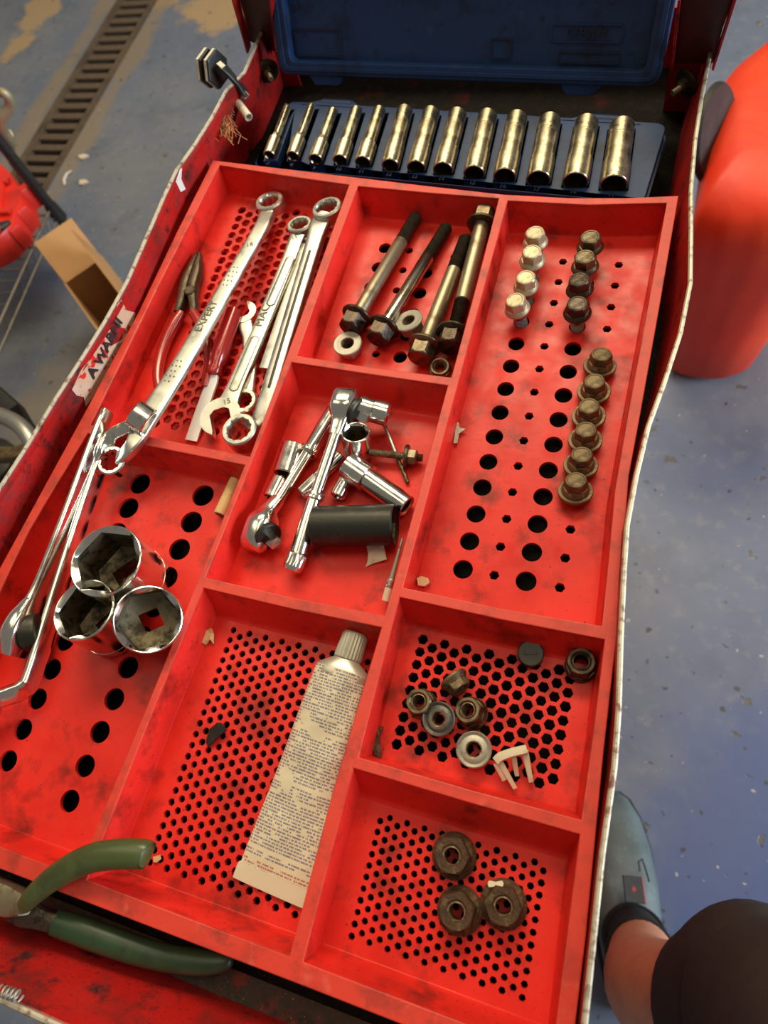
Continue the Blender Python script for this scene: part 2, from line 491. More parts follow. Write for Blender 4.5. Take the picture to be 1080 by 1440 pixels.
def label_material():                      # flat print on the tube: rows of small dark type on cream
    m = bpy.data.materials.new('printed cream label')
    m.use_nodes = True
    nt = m.node_tree
    b = nt.nodes['Principled BSDF']
    b.inputs['Roughness'].default_value = .38
    b.inputs['Coat Weight'].default_value = .2
    L = nt.links.new
    tc = nt.nodes.new('ShaderNodeTexCoord')
    sp = nt.nodes.new('ShaderNodeSeparateXYZ')
    L(tc.outputs['Object'], sp.inputs[0])

    def mth(op, a, c=0.0, d=0.0):
        x = nt.nodes.new('ShaderNodeMath')
        x.operation = op
        for i, q in enumerate((a, c, d)):
            if isinstance(q, (int, float)):
                x.inputs[i].default_value = q
            else:
                L(q, x.inputs[i])
        return x.outputs[0]
    rows = mth('MULTIPLY', sp.outputs[0], 560.0)
    idx = mth('FLOOR', rows)
    fr = mth('FRACT', rows)
    inrow = mth('MULTIPLY', mth('GREATER_THAN', fr, .22), mth('LESS_THAN', fr, .78))
    cv = nt.nodes.new('ShaderNodeCombineXYZ')
    L(mth('MULTIPLY', sp.outputs[1], 1.0), cv.inputs[0])
    L(mth('MULTIPLY', idx, 3.17), cv.inputs[1])
    n1 = nt.nodes.new('ShaderNodeTexNoise')
    n1.inputs['Scale'].default_value = 900
    n1.inputs['Detail'].default_value = 1
    L(cv.outputs[0], n1.inputs['Vector'])
    letters = mth('GREATER_THAN', n1.outputs[0], .46)
    n2 = nt.nodes.new('ShaderNodeTexNoise')
    n2.inputs['Scale'].default_value = 170
    n2.inputs['Detail'].default_value = 0
    L(cv.outputs[0], n2.inputs['Vector'])
    words = mth('GREATER_THAN', n2.outputs[0], .37)
    nb = nt.nodes.new('ShaderNodeTexNoise')
    nb.inputs['Scale'].default_value = 1.0
    nb.inputs['Detail'].default_value = 0
    cb = nt.nodes.new('ShaderNodeCombineXYZ')
    L(mth('MULTIPLY', idx, 2.73), cb.inputs[0])
    L(nb.inputs['Vector'].links[0].from_socket if nb.inputs['Vector'].is_linked else cb.outputs[0], nb.inputs['Vector'])
    blank = mth('LESS_THAN', nb.outputs[0], .66)
    big = nt.nodes.new('ShaderNodeTexNoise')
    big.inputs['Scale'].default_value = 42
    big.inputs['Detail'].default_value = 0
    L(tc.outputs['Object'], big.inputs['Vector'])
    keep = mth('LESS_THAN', big.outputs[0], .76)
    ink = mth('MULTIPLY', mth('MULTIPLY', inrow, letters), mth('MULTIPLY', mth('MULTIPLY', words, blank), keep))
    ink = mth('MULTIPLY', ink, .8)
    red = mth('GREATER_THAN', sp.outputs[0], .1165)
    mxi = nt.nodes.new('ShaderNodeMix')
    mxi.data_type = 'RGBA'
    L(red, mxi.inputs[0])
    mxi.inputs[6].default_value = (.12, .10, .22, 1)
    mxi.inputs[7].default_value = (.36, .05, .06, 1)
    mx = nt.nodes.new('ShaderNodeMix')
    mx.data_type = 'RGBA'
    L(ink, mx.inputs[0])
    mx.inputs[6].default_value = (.72, .64, .47, 1)
    L(mxi.outputs[2], mx.inputs[7])
    L(mx.outputs[2], b.inputs['Base Color'])
    nz = nt.nodes.new('ShaderNodeTexNoise')
    nz.inputs['Scale'].default_value = 60
    L(tc.outputs['Object'], nz.inputs['Vector'])
    bp = nt.nodes.new('ShaderNodeBump')
    bp.inputs['Strength'].default_value = .5
    bp.inputs['Distance'].default_value = .004
    L(nz.outputs[0], bp.inputs['Height'])
    L(bp.outputs[0], b.inputs['Normal'])
    return m


M['floor'] = floor_material()
M['label'] = label_material()

# ---------------------------------------------------------------- the floor of the workshop, with the drain let into it
DX0, DX1, DY0, DY1 = -1.80, -1.63, 1.02, 2.60
vs_, fs_ = mesh_of_curve([[(-7, -5), (6, -5), (6, 8), (-7, 8)], [(DX0, DY0), (DX1, DY0), (DX1, DY1), (DX0, DY1)]], 0.0)
fl = MB().add(vs_, fs_).build('floor', M['floor'], None, 0)
props(fl, kind='structure')

# the drain
dr = thing('floor_drain', 'long rusty slotted drain grate let into the blue floor', 'drain')
mb = MB()
I = Matrix()
mb.box(I, (DX0, DY0, -.12), (DX1, DY1, -.11))
mb.box(I, (DX0, DY0, -.12), (DX0 + .004, DY1, -.001))
mb.box(I, (DX1 - .004, DY0, -.12), (DX1, DY1, -.001))
mb.build('drain_channel', M['pit'], dr, 0)
for a, b2 in ((DX0, DX0 + .026), (DX1 - .026, DX1)):
    MB().box(I, (a, DY0, -.012), (b2, DY1, .002), .001).build('grate_rail', M['iron'], dr)
bar = None
nb = int((DY1 - DY0) / .046)
for k in range(nb):
    y = DY0 + .046 * k
    if bar is None:
        bar = MB().box(I, (DX0 + .026, y, -.014), (DX1 - .026, y + .025, .001), .0015).build('grate_bar', M['iron'], dr)
    else:
        o = bar.copy()
        COL.objects.link(o)
        o.location.y = .046 * k


# ---------------------------------------------------------------- the cart
LIPZ = 2.3
LEFT = [P(*q, LIPZ) for q in [(345, 103), (320, 127), (300, 165), (275, 205), (250, 240), (232, 278), (215, 318), (180, 398), (150, 452), (115, 508), (80, 562), (40, 628), (0, 690)]]
LEFT = [W(-16.0, 25.5, LIPZ)] + LEFT + [W(-17.6, -6, LIPZ), W(-17.7, -14.4, LIPZ)]
RZ = 1.9
RIGHT = [P(*q, RZ) for q in [(1003, 40), (995, 90), (985, 140), (976, 200), (970, 270), (970, 330), (969, 400), (955, 470), (932, 540), (910, 600), (893, 670), (880, 740), (876, 800), (871, 900), (868, 1000), (862, 1080), (845, 1200), (820, 1440)]]
RIGHT = [W(4.3, 25.5, RZ)] + RIGHT + [W(4.45, -14.4, RZ)]
cart = thing('tool_cart', 'red steel tool cart with scratched dented walls around the red tray', 'tool cart', Matrix.Translation((-.13, .11, 0)))


def sheet(top, xoff, zb, th, face):        # a bent steel wall: lip line on top, straight foot below
    rings = []
    for p in top:
        foot = Vector((face(p), p.y, zb))
        rings.append([foot + Vector((-th / 2, 0, 0)), foot + Vector((th / 2, 0, 0)), p + Vector((th / 2, 0, 0)), p + Vector((-th / 2, 0, 0))])
    return MB().loft(rings)


ZB = W(0, 0, -1.0).z
sheet(LEFT, 0, ZB, .0014, lambda p: p.x * .6 + .4 * (-16.9 * U)).build('left_wall', M['cart'], cart)
sheet(RIGHT, 0, ZB, .0014, lambda p: p.x - (.12 + .30 * min(1, max(0, (p.y / U - 2) / 8))) * U).build('right_wall', M['cart'], cart)
MB().tube([(p + Vector((-.001, 0, .0002)), 3.4) for p in LEFT], (0, 0, 1), 8).build('worn_lip', M['edge'], cart)
MB().tube([(p + Vector((.0006, 0, .0002)), 3.2) for p in RIGHT], (0, 0, 1), 8).build('worn_lip', M['edge'], cart)
MB().sweep([(p + Vector((.0005, 0, -.003)), 1.2, 6) for p in LEFT[2:]], (0, 0, 1), 8).build('lip_hem', M['cart'], cart)
# front wall with folded hem
fx0, fx1 = -17.7, 4.45
prof = [(-13.6, -1.0), (-13.75, 0.0), (-14.15, 1.3), (-14.45, 2.25), (-14.55, 2.3), (-14.6, 2.2), (-14.5, 1.3), (-14.2, -1.0)]
MB().loft([[W(fx0, y, z) for y, z in prof], [W(fx1, y, z) for y, z in prof]]).build('front_wall', M['cart'], cart)
MB().tube([(W(fx0, -14.55, 2.32), 3.4), (W(-9, -14.55, 2.32), 3.4), (W(fx1, -14.55, 2.32), 3.4)], (0, 0, 1), 8).build('worn_lip', M['edge'], cart)
FEET = [Vector((p.x * .6 + .4 * (-16.9 * U), p.y, 0)) for p in LEFT] + [Vector((p.x - (.12 + .30 * min(1, max(0, (p.y / U - 2) / 8))) * U, p.y, 0)) for p in RIGHT[::-1]]
MB().loft([[Vector((p.x, p.y, W(0, 0, z).z)) for p in FEET] for z in (-1.06, -1.0)]).build('cart_floor', M['cart_dark'], cart, 0)
MB().box(I, tuple(W(-17.2, -13.9, -1.0)), tuple(W(4.4, -12.9, -.9))).build('front_ledge', M['ledge'], cart, 0)
MB().box(I, tuple(W(-17.0, 25.4, -1.05)), tuple(W(4.4, 25.6, 1.6))).build('back_wall', M['cart'], cart, 0)
MB().box(I, (W(-17.0, 0, 0).x, W(0, -14.2, 0).y, .14), (W(3.4, 0, 0).x, W(0, 25.4, 0).y, W(0, 0, -1.07).z), .004).build('drawer_body', M['cart'], cart)
for cx, cy in ((-15.5, -12.5), (2, -12.5), (-15.5, 24), (2, 24)):
    c = W(cx, cy, 0)
    T = frame(Vector((c.x - .016, c.y, .058)), Vector((c.x + .016, c.y, .058))) @ MM
    wv = MB().lathe(T, [(0, 40), (2, 56), (4, 58), (28, 58), (30, 56), (32, 40)], 28)
    w_ = wv.build('caster_wheel', M['rubber'], cart)
    T2 = Matrix.Translation((c.x, c.y, 0)) @ MM
    fk = MB().box(T2, (-24, -25, 118), (24, 25, 141), 1)
    fk.box(T2, (-24, -14, 52), (-20, 14, 120)).box(T2, (20, -14, 52), (24, 14, 120))
    fk.build('caster_fork', M['grey_metal'], cart)
# lid arms at the far end
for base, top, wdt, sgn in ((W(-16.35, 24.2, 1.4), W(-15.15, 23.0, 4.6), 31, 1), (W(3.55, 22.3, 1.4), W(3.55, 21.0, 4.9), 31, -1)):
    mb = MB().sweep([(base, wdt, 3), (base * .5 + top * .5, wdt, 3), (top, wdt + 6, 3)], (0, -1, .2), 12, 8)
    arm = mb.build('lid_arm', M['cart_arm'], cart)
    for s in (-1, 1):
        MB().sweep([(base + Vector((s * wdt * .0005, -.004, 0)), 2.2, 10), (top + Vector((s * (wdt + 6) * .0005, -.004, 0)), 2.2, 10)], (0, -1, .2), 8).build('arm_flange', M['cart'], arm)
for c, d in ((P(377, 101, 1.2), (.4, -.6, 0)), (P(963, 119, 1.0), (-.5, -.6, 0))):
    T = frame(c, c + Vector(d)) @ MM
    MB().lathe(T, [(-2, 11), (-1, 11), (0, 9)], 20).build('washer_plate', M['bolt_dark'], cart)
    MB().lathe(T, [(0, pr(9)), (5, pr(9)), (5.5, 3.8)], 18).build('hinge_nut', M['bolt'], cart)
    MB().lathe(T, [(5, 2.8)] + [(5 + .8 * k, 2.8 if k % 2 else 2.3) for k in range(1, 11)], 12).build('hinge_stud', M['shank'], cart)
for x0, x1, y0, s in ((-16.9, -15.3, 24.6, 1), (2.7, 4.2, 22.6, 1)):
    MB().box(I, tuple(W(x0, y0, -1)), tuple(W(x1, y0 + .12, 1.5))).build('corner_plate', M['cart'], cart, 0)
# remains of the warning sticker on the left wall
def on_left(px, py, off=.0012):            # where a sight line meets the left wall's inner face
    best = None
    for k in range(60):
        z = -0.5 + 2.8 * k / 59
        p = P(px, py, z)
        xs = None
        for a, b2 in zip(LEFT[:-1], LEFT[1:]):
            if b2.y <= p.y <= a.y:
                t = (p.y - a.y) / (b2.y - a.y)
                tx = a.x + (b2.x - a.x) * t
                fx = tx * .6 + .4 * (-16.9 * U)
                s = (p.z - ZB) / (W(0, 0, LIPZ).z - ZB)
                xs = fx + (tx - fx) * s
        if xs is not None and (best is None or abs(p.x - xs) < best[0]):
            best = (abs(p.x - xs), Vector((xs + off, p.y, p.z)))
    return best[1]


outl = [(100, 548), (113, 520), (125, 505), (140, 484), (156, 452), (163, 427), (168, 421), (176, 436), (190, 440), (181, 466), (170, 480), (160, 500), (150, 520), (140, 540), (128, 560), (119, 572), (116, 558), (106, 556)]
ow = [on_left(*q) for q in outl]
c0 = sum(ow, Vector()) / len(ow)
st = MB().add(ow + [c0], [[k, (k + 1) % len(ow), len(ow)] for k in range(len(ow))]).build('warning_sticker', M['sticker'], cart, 0)
props(st, label='torn tan warning sticker with black letters')
a, b2 = on_left(139, 506, .0018), on_left(163, 455, .0018)
ty = (b2 - a).normalized()
T = Matrix((ty, Vector((0, 0, 1)) - ty * ty.z, Vector((1, 0, 0)))).transposed().to_4x4()
T.translation = (a + b2) / 2
text('printed_word', 'WARNI', T, 12.5, M['ink'], st, .1, 'CENTER', .35)
a = on_left(129, 523, .0018)
T2 = T.copy()
T2.translation = a
text('printed_symbol', 'A', T2, 12, M['ink'], st, .1, 'CENTER', .5)
q = [on_left(*p) for p in [(247, 238), (255, 236), (253, 252), (260, 266), (253, 270), (246, 255)]]
MB().add(q, [list(range(6))]).build('tape_remnant', M['tape'], cart, 0)

# ---------------------------------------------------------------- the red tray
H = 1.35
tray = thing('tool_tray', 'red plastic tool tray with eight compartments lying in the cart', 'tray', Matrix.Translation(W(-6, 2, 0)))
RB = -11.62                                # front rim, inner side


def PX(q):
    p = P(*q, H)
    return (p.x / U, p.y / U)


CELLS = {                                  # rim corners from the far left, clockwise; 'b' marks the far edge end, floors are inset
    'wrench': ([PX((308, 231)), PX((400, 246)), PX((492, 259)), PX((420, 457)), PX((352, 643)), PX((240, 621)), PX((126, 598)), PX((222, 400))], (.38, .05, .2, .0)),
    'bolt': ([PX((502.5, 260.5)), PX((601, 270)), PX((702.7, 278)), PX((668, 412)), PX((635.5, 531.7)), PX((525, 518)), PX((416, 501)), PX((461, 373))], (.38, .15, .2, .1)),
    'hole': ([PX((713, 281)), PX((827, 287)), PX((939, 284)), PX((912, 433)), PX((885, 580)), PX((866, 690)), PX((858, 780)), PX((848, 882)), PX((700, 856)), PX((565, 827)), PX((640, 550))], (.36, .18, .25, .1)),
    'ratchet': ([PX((409, 508)), PX((520, 525)), PX((631, 541)), PX((588, 700)), PX((542, 867)), PX((413, 842)), PX((287, 813)), PX((350, 655))], (.6, .35, .25, .1)),
    'socket': ([PX((123, 608)), PX((235, 631)), PX((345.5, 653)), PX((205, 1000)), (-9.55, RB), (-13, RB), (-16.5, RB), PX((40, 745))], (.45, .1, .3, .1)),
    'tube': ([PX((285, 825)), PX((411, 855)), PX((538, 881)), PX((470, 1110)), (-2.83, RB), (-6, RB), (-9.25, RB), PX((213, 1000))], (.65, .1, .3, .1)),
    'nut': ([PX((561, 838)), PX((706, 870)), PX((852, 898)), PX((836, 1030)), PX((819, 1155)), PX((660, 1112)), PX((503, 1066)), PX((532, 950))], (.55, .16, .25, .1)),
    'rusty': ([PX((496, 1078)), PX((656, 1126)), PX((817, 1172)), (3.78, -9.3), (3.85, RB), (.6, RB), (-2.5, RB), (-2.52, -9.3)], (.75, .2, .3, .1)),
}


def floor_loop(name):
    lp, (bk, rt, fr, lf) = CELLS[name]
    xs = [p[0] for p in lp]
    n = len(lp)
    out = []
    for i, p in enumerate(lp):
        a, b2 = Vector(lp[i - 1]), Vector(lp[(i + 1) % n])
        p = Vector(p)
        e0, e1 = (p - a).normalized(), (b2 - p).normalized()
        sh = Vector((0, 0))
        used = []
        for e in (e0, e1):
            nrm = Vector((e.y, -e.x))      # inward for a clockwise loop
            amt = bk if nrm.y < -.7 else fr if nrm.y > .7 else rt if nrm.x < 0 else lf
            used.append((nrm, amt))
        if used[0][0].dot(used[1][0]) > .9:
            sh = used[0][0] * used[0][1]
        else:
            sh = used[0][0] * used[0][1] + used[1][0] * used[1][1]
        out.append(tuple(p + sh))
    return out


def hexlat(x0, y0, a, ncol, nrow_e, nrow_o, r, dx=0.0, col=None, drift=0.0):
    hs = []
    cp = col or a * math.sqrt(3) / 2
    for c in range(ncol):
        for j in range(nrow_e if c % 2 == 0 else nrow_o):
            y = y0 - a * j - (a / 2 if c % 2 else 0)
            hs.append((x0 + cp * c + dx * (y0 - y), y, r * random.uniform(.95, 1.05), 6))
    return hs


HOLES = {k: [] for k in CELLS}
HOLES['tube'] = hexlat(-8.13, -3.615, .3473, 18, 22, 21, .118, -.012)
HOLES['nut'] = hexlat(-1.755, -2.53, .4075, 14, 9, 8, .168, -.002)
HOLES['rusty'] = hexlat(-1.688, -7.647, .299, 19, 12, 11, .098)
HOLES['wrench'] = [h for h in hexlat(-14.74, 14.94, .492, 12, 24, 23, .205, .03, .455) if h[1] > 3.0]
HOLES['socket'] = [(-13.95 - .045 * k, .98 - 1.05 * k + .008 * k * k * 0, .43 - .009 * k, 20) for k in range(11)] + [(-11.15 - .045 * k, .95 - 1.10 * k, .43 - .009 * k, 20) for k in range(12)]
HOLES['socket'] = [h for h in HOLES['socket'] if h[1] > -11.3]
HOLES['bolt'] = [(-7.33 - .05 * k * .6, 13.19 - 1.035 * k, .27, 20) for k in range(6)] + [(-6.26, 13.13 - 1.04 * k, .16, 14) for k in range(6)] + [(-5.27, 13.05 - 1.03 * k, .27, 20) for k in range(6)] + [(-4.3, 12.94 - 1.03 * k, .16, 14) for k in range(6)]
HOLES['hole'] = [(-1.03, k, .285 + .003 * (13 - k) , 22) for k in range(14)] + [(0, k, .165, 6) for k in range(14)] + [(1.018, k, .29 + .003 * (13 - k), 22) for k in range(14)] + [(2.073, k, .165, 6) for k in range(14)]


def ngon(x, y, r, n, ph=0.0):
    return [(x + r * math.cos(2 * pi * k / n + ph), y + r * math.sin(2 * pi * k / n + ph)) for k in range(n)]


def inside(p, lp, mrg):
    ok = True
    for i in range(len(lp)):
        a, b2 = Vector(lp[i]), Vector(lp[(i + 1) % len(lp)])
        e = (b2 - a).normalized()
        if (Vector(p) - a).dot(Vector((e.y, -e.x))) < mrg:
            ok = False
    return ok


OUT = [PX((300, 226)), PX((400, 238)), PX((492, 249)), PX((600, 262)), PX((707, 274)), PX((800, 279)), PX((880, 279)), PX((953, 276)), PX((926, 433)), PX((900, 578)), PX((883, 670)), PX((876, 763)), PX((869, 867)), PX((847, 1060)), (4.15, -9.0), (4.22, -12.05), (-2, -12.05), (-9.5, -12.08), (-16.85, -12.1), (-16.85, -5), PX((0, 800)), PX((60, 690)), PX((120, 580)), PX((195, 440)), PX((250, 325))]
TW = Matrix.Translation((0, 0, ZT)) @ Matrix.Scale(U, 4)
vs_, fs_ = mesh_of_curve([OUT] + [c[0] for c in CELLS.values()], 0.02, 0.03)
MB().add([TW @ Matrix.Translation((0, 0, H - .05)) @ v for v in vs_], fs_).build('tray_rim', M['tray_rim'], tray, 40)
MB().loft([[W(x * 1.0, y, H - .02) for x, y in OUT], [W(x * 1.0, y, -.9) for x, y in OUT]], False, False).build('outer_skirt', M['tray'], tray)
for cn in CELLS:
    lp, fp = CELLS[cn][0], floor_loop(cn)
    rings = []
    for s in (0, .35, .7, .9, .97, 1.0):
        z = H - .03 - (H - .03) * (s if s < .9 else (.93 if s < .95 else .985 if s < .99 else 1.0))
        k = s * .8 if s < .9 else (.78, .88, 1.0)[(.9, .97, 1.0).index(s)]
        rings.append([W(a[0] + (b2[0] - a[0]) * k, a[1] + (b2[1] - a[1]) * k, z) for a, b2 in zip(lp, fp)])
    MB().loft(rings, False, False).build('compartment_wall', M['tray'], tray, 50)
    hs = [ngon(x, y, r, n, 0.0) for x, y, r, n in HOLES[cn] if inside((x, y), fp, r + .06)]
    vs_, fs_ = mesh_of_curve([fp] + hs, 0.07)
    mb = MB().add([TW @ Matrix.Translation((0, 0, -.07)) @ v for v in vs_], fs_)
    if cn == 'wrench':                     # blind honeycomb: red bottoms under the holes
        mb.add([W(x, y, -.36) for x, y in fp], [list(range(len(fp)))])
    mb.build('compartment_floor', M['tray'], tray, 0)

# ---------------------------------------------------------------- blue socket case
ca, cb = W(-14.35, 16.60, 1.0), W(2.55, 15.13, 1.0)
CT = frame(ca, cb)                          # X along the front edge, Y away, Z up; origin at the front left of the top
case = thing('socket_case', 'open blue plastic socket case with thirteen slots behind the red tray', 'case', CT)
TC = CT @ MM
cw = (cb - ca).length * 1000
cd = 84


def rrect(x0, y0, x1, y1, r, n=4):
    out = []
    for cx, cy, a0 in ((x1 - r, y0 + r, -90), (x1 - r, y1 - r, 0), (x0 + r, y1 - r, 90), (x0 + r, y0 + r, 180)):
        for k in range(n + 1):
            t = math.radians(a0 + 90 * k / n)
            out.append((cx + r * math.cos(t), cy + r * math.sin(t)))
    return out


SOCK = [((403.7, 151.1), (378.5, 219.3)), ((437.8, 149.6), (412, 220.7)), ((468.9, 155.6), (443.7, 225.2)), ((501.5, 155), (478.4, 226.7)), ((534.1, 155), (510.4, 229.6)), ((569.6, 155.6), (548.9, 234.1)), ((606.7, 158.5), (585.3, 237)), ((643.7, 160.9), (623, 240)), ((685.9, 163.2), (666.7, 245.6)), ((727.4, 166.1), (709.6, 250)), ((773.3, 170), (757, 254.4)), ((825.2, 173), (808.9, 257.4)), ((874.7, 177.4), (862.8, 261.9))]
mb = MB()
mb.prism(TC, rrect(0, 0, cw, cd, 7), -38, -9, 1.5)
mb.build('case_base', M['blue'], case)
# rim of the base with one slot for every socket
loops = [rrect(0, 0, cw, cd, 7)]
ends = []
for k, (bk, fr) in enumerate(SOCK):
    A, B = P(*bk, 1.15), P(*fr, 1.15)
    a, b2 = CT.inverted() @ A * 1000, CT.inverted() @ B * 1000
    w = 11.5 + .80 * k
    ends.append((A, B, w))
    d = (b2 - a).normalized()
    n_ = Vector((-d.y, d.x, 0))
    h_ = w / 2 + .7
    a2, b3 = a - d * 1.5, b2 + d * 1.2
    loops.append([tuple((a2 + n_ * h_)[:2]), tuple((b3 + n_ * h_)[:2]), tuple((b3 - n_ * h_)[:2]), tuple((a2 - n_ * h_)[:2])])
vs_, fs_ = mesh_of_curve(loops, 4.0, .5)
MB().add([TC @ Matrix.Translation((0, 0, -5)) @ v for v in vs_], fs_).build('slot_plate', M['blue'], case, 40)
MB().loft([[TC @ Vector((x, y, z)) for x, y in rrect(-i_, -i_, cw + i_, cd + i_, 7 + i_)] for i_, z in ((.2, -9), (2.2, -9), (2.2, -13), (.2, -13))]).build('base_lip', M['blue'], case)
for k in range(13):
    A, B, w = ends[k]
    q = CT.inverted() @ B * 1000
    T = CT @ Matrix.Translation(Vector((q.x, q.y - 5.6, -.2)) * .001)
    text('size_number', str(7 + k), T, 5.2, M['blue_mark'], case, .3, 'CENTER', .15)
for hx in (34, cw - 62):
    MB().lathe(TC @ Matrix.Translation((hx, cd + 3, -4)), [(0, 5), (30, 5)], 16).build('hinge_knuckle', M['blue'], case)
    MB().prism(TC, [(hx - 20, cd - 3), (hx + 44, cd - 3), (hx + 32, cd + 4), (hx - 2, cd + 4)], -9, 0, .8).build('hinge_tab', M['blue'], case)
# the lid stands up behind, leaning back
la, lb = P(395, 103, 1.35), P(925, 121, 1.05)
LT = frame(la, lb)
LT = LT @ Matrix.Rotation(math.radians(68), 4, 'X')     # Y now runs up the lid, Z towards the camera
TL = LT @ MM
lw = (lb - la).length * 1000
mb = MB().prism(TL, rrect(0, 0, lw, 90, 9), -14, -10, .8)
mb.build('lid_back', M['blue'], case)
vs_, fs_ = mesh_of_curve([rrect(0, 0, lw, 90, 9), rrect(11, 9, lw - 11, 81, 6)], 5, .8)
lid = MB().add([TL @ Matrix.Translation((0, 0, -5)) @ v for v in vs_], fs_).build('lid_rim', M['blue'], case, 40)
vs_, fs_ = mesh_of_curve([rrect(3, 3, lw - 3, 87, 7), rrect(6.5, 5.5, lw - 6.5, 84.5, 6)], .8, .3)
MB().add([TL @ Matrix.Translation((0, 0, 1.2)) @ v for v in vs_], fs_).build('seal_ridge', M['blue'], case, 40)
mb = MB()
def outline(x0, y0, x1, y1, r=2.0, t=1.0, z=-9.3):
    v, f = mesh_of_curve([rrect(x0, y0, x1, y1, r), rrect(x0 + t, y0 + t, x1 - t, y1 - t, max(r - t, .3))], .5)
    return MB().add([TL @ Matrix.Translation((0, 0, z)) @ p for p in v], f)
outline(lw - 92, 27, lw - 34, 40, 4).build('name_frame', M['blue'], case, 0)
text('lid_lettering', 'CSP2LM', LT @ Matrix.Translation(Vector((lw - 63, 33.5, -9.0)) * .001), 9.5, M['blue_mark'], case, .4)
outline(lw - 84, 12, lw - 34, 21, 1).build('lid_recess', M['blue_mark'], case, 0)
outline(lw - 142, 14, lw - 124, 29, 1, .8).build('lid_square', M['blue_mark'], case, 0)
outline(15, 12, 62, 34, 1).build('lid_recess', M['blue_mark'], case, 0)
for hx in (42, lw - 66):
    MB().prism(TL, [(hx - 8, -9), (hx + 16, -9), (hx + 26, 3), (hx - 16, 3)], -9, -1, .8).build('hinge_lug', M['blue'], case)


# ---------------------------------------------------------------- sockets
def socket(name, label, A, B, od1, od2, af, frac=.4, m='chrome', group=None, pts=6, depth=None, up=(0, 0, 1), sq=9.5, collar=True, roll=0.0):
    """A drive end, B open end"""
    T = frame(A, B, up)
    L = (B - A).length * 1000
    t = thing(name, label, 'socket', T, group)
    T = T @ MM @ Matrix.Rotation(roll, 4, 'X')
    r1, r2 = od1 / 2, od2 / 2
    x1 = L * (1 - frac)
    fn = pr(af, 6) if pts == 6 else star12(af)
    fn = clampr(fn, r1 - 1.4)
    n = 48
    mb = MB()
    mb.lathe(T, [(0, sq * .62), (0, r2 - .9), (.9, r2), (x1 - .35, r2), (x1 + .35, r1), (L - 1.0, r1), (L - .3, r1 - .35), (L, r1 - .9), (L - .2, r1 - 1.3), (L - 1.2 - r1 * .06, fn)], n, False, False)
    mb.build('barrel', M[m], t, 18)
    dp = depth or min(L * .55, 22)
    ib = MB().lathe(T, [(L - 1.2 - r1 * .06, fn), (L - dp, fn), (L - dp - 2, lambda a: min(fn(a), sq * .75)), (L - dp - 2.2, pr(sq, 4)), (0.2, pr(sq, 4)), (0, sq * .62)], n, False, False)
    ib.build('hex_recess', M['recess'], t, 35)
    if collar:
        x = x1 * .35
        MB().lathe(T, [(x, r2 - .3), (x, r2 + .22), (x + 1.1, r2 + .22), (x + 1.1, r2 - .3)], 40, False, False).build('grip_band', M[m], t, 35)
    return t


ORD = ['first', 'second', 'third', 'fourth', 'fifth', 'sixth', 'seventh', 'eighth', 'ninth', 'tenth', 'eleventh', 'twelfth', 'thirteenth']
for k, (A, B, w) in enumerate(ends):
    od1 = w
    od2 = w * (.62 if k < 2 else .68 if k == 2 else .78 if k < 5 else .93)
    socket('deep_socket', '%s deep socket in blue case, counted from the left, above raised number %d' % (ORD[k], 7 + k), A, B, od1, od2, min(7 + k, w - 3.2), .33 if k < 5 else .36, 'chrome_old', 'deep sockets in the blue case', depth=24, sq=6.35, collar=k >= 5, up=(0, 0, 1))

# three large sockets in the left compartment
def upright(px, py, z):
    p = P(px, py, z)
    return Vector((p.x, p.y, ZT + .0003)), p


A, B = upright(148, 788, 2.35)
A = P(196, 818, .02)
socket('large_socket', 'largest standing chrome socket with dark hexagon opening, rear of the three', A, B, 50, 47, 39.5, .55, 'chrome', 'large sockets', sq=19, depth=30, roll=.1)
A = P(163, 885, .02)
B = P(117, 857, 2.1)
socket('large_socket', 'smaller standing chrome socket front left of the three beside the long bars', A, B, 42, 40, 33, .55, 'chrome', 'large sockets', sq=12.7, depth=28, roll=.3)
B = P(208, 871, 2.2)
A = B + (B - (CC * U + Vector((0, 0, ZT)))).normalized() * .034 + Vector((.004, 0, 0))
A = A + (B - A) * .0
A.z = max(A.z, ZT + .016)
socket('large_socket', 'tilted chrome socket leaning on the divider, square drive hole showing inside', A, B, 42.5, 41, 34.5, .6, 'chrome', 'large sockets', sq=12.7, depth=20, roll=.2)

# ---------------------------------------------------------------- wrenches
def ring_head(T, od, af, h, name, m, root, n=48, pts=12):
    """T in mm, Z the ring axis"""
    Tx = T @ Matrix.Rotation(-pi / 2, 4, 'Y')
    fn = clampr(star12(af) if pts == 12 else pr(af), od / 2 - 1.2)
    r = od / 2
    o = MB().lathe(Tx, [(-h / 2, lambda a: fn(a) + .3), (-h / 2, r - 1), (-h / 2 + 1, r), (h / 2 - 1, r), (h / 2, r - 1), (h / 2, lambda a: fn(a) + .4), (h / 2 - .5, fn), (-h / 2 + .5, fn), (-h / 2, lambda a: fn(a) + .3)], n, False, False).build(name, M[m], root, 40)
    return o


def tilt(c, nrm):                           # frame at c with Z along nrm, mm
    z = Vector(nrm).normalized()
    x = (Vector((1, 0, 0)) - z * z.x).normalized()
    m = Matrix((x, z.cross(x), z)).transposed().to_4x4()
    m.translation = c
    return m @ MM


def lay(A, B, s, off, z=None):              # frame for lettering along A->B at parameter s, lifted by off metres
    T = frame(A, B)
    T.translation = A + (B - A) * s + (T.to_3x3() @ Vector((0, 0, off)))
    return T


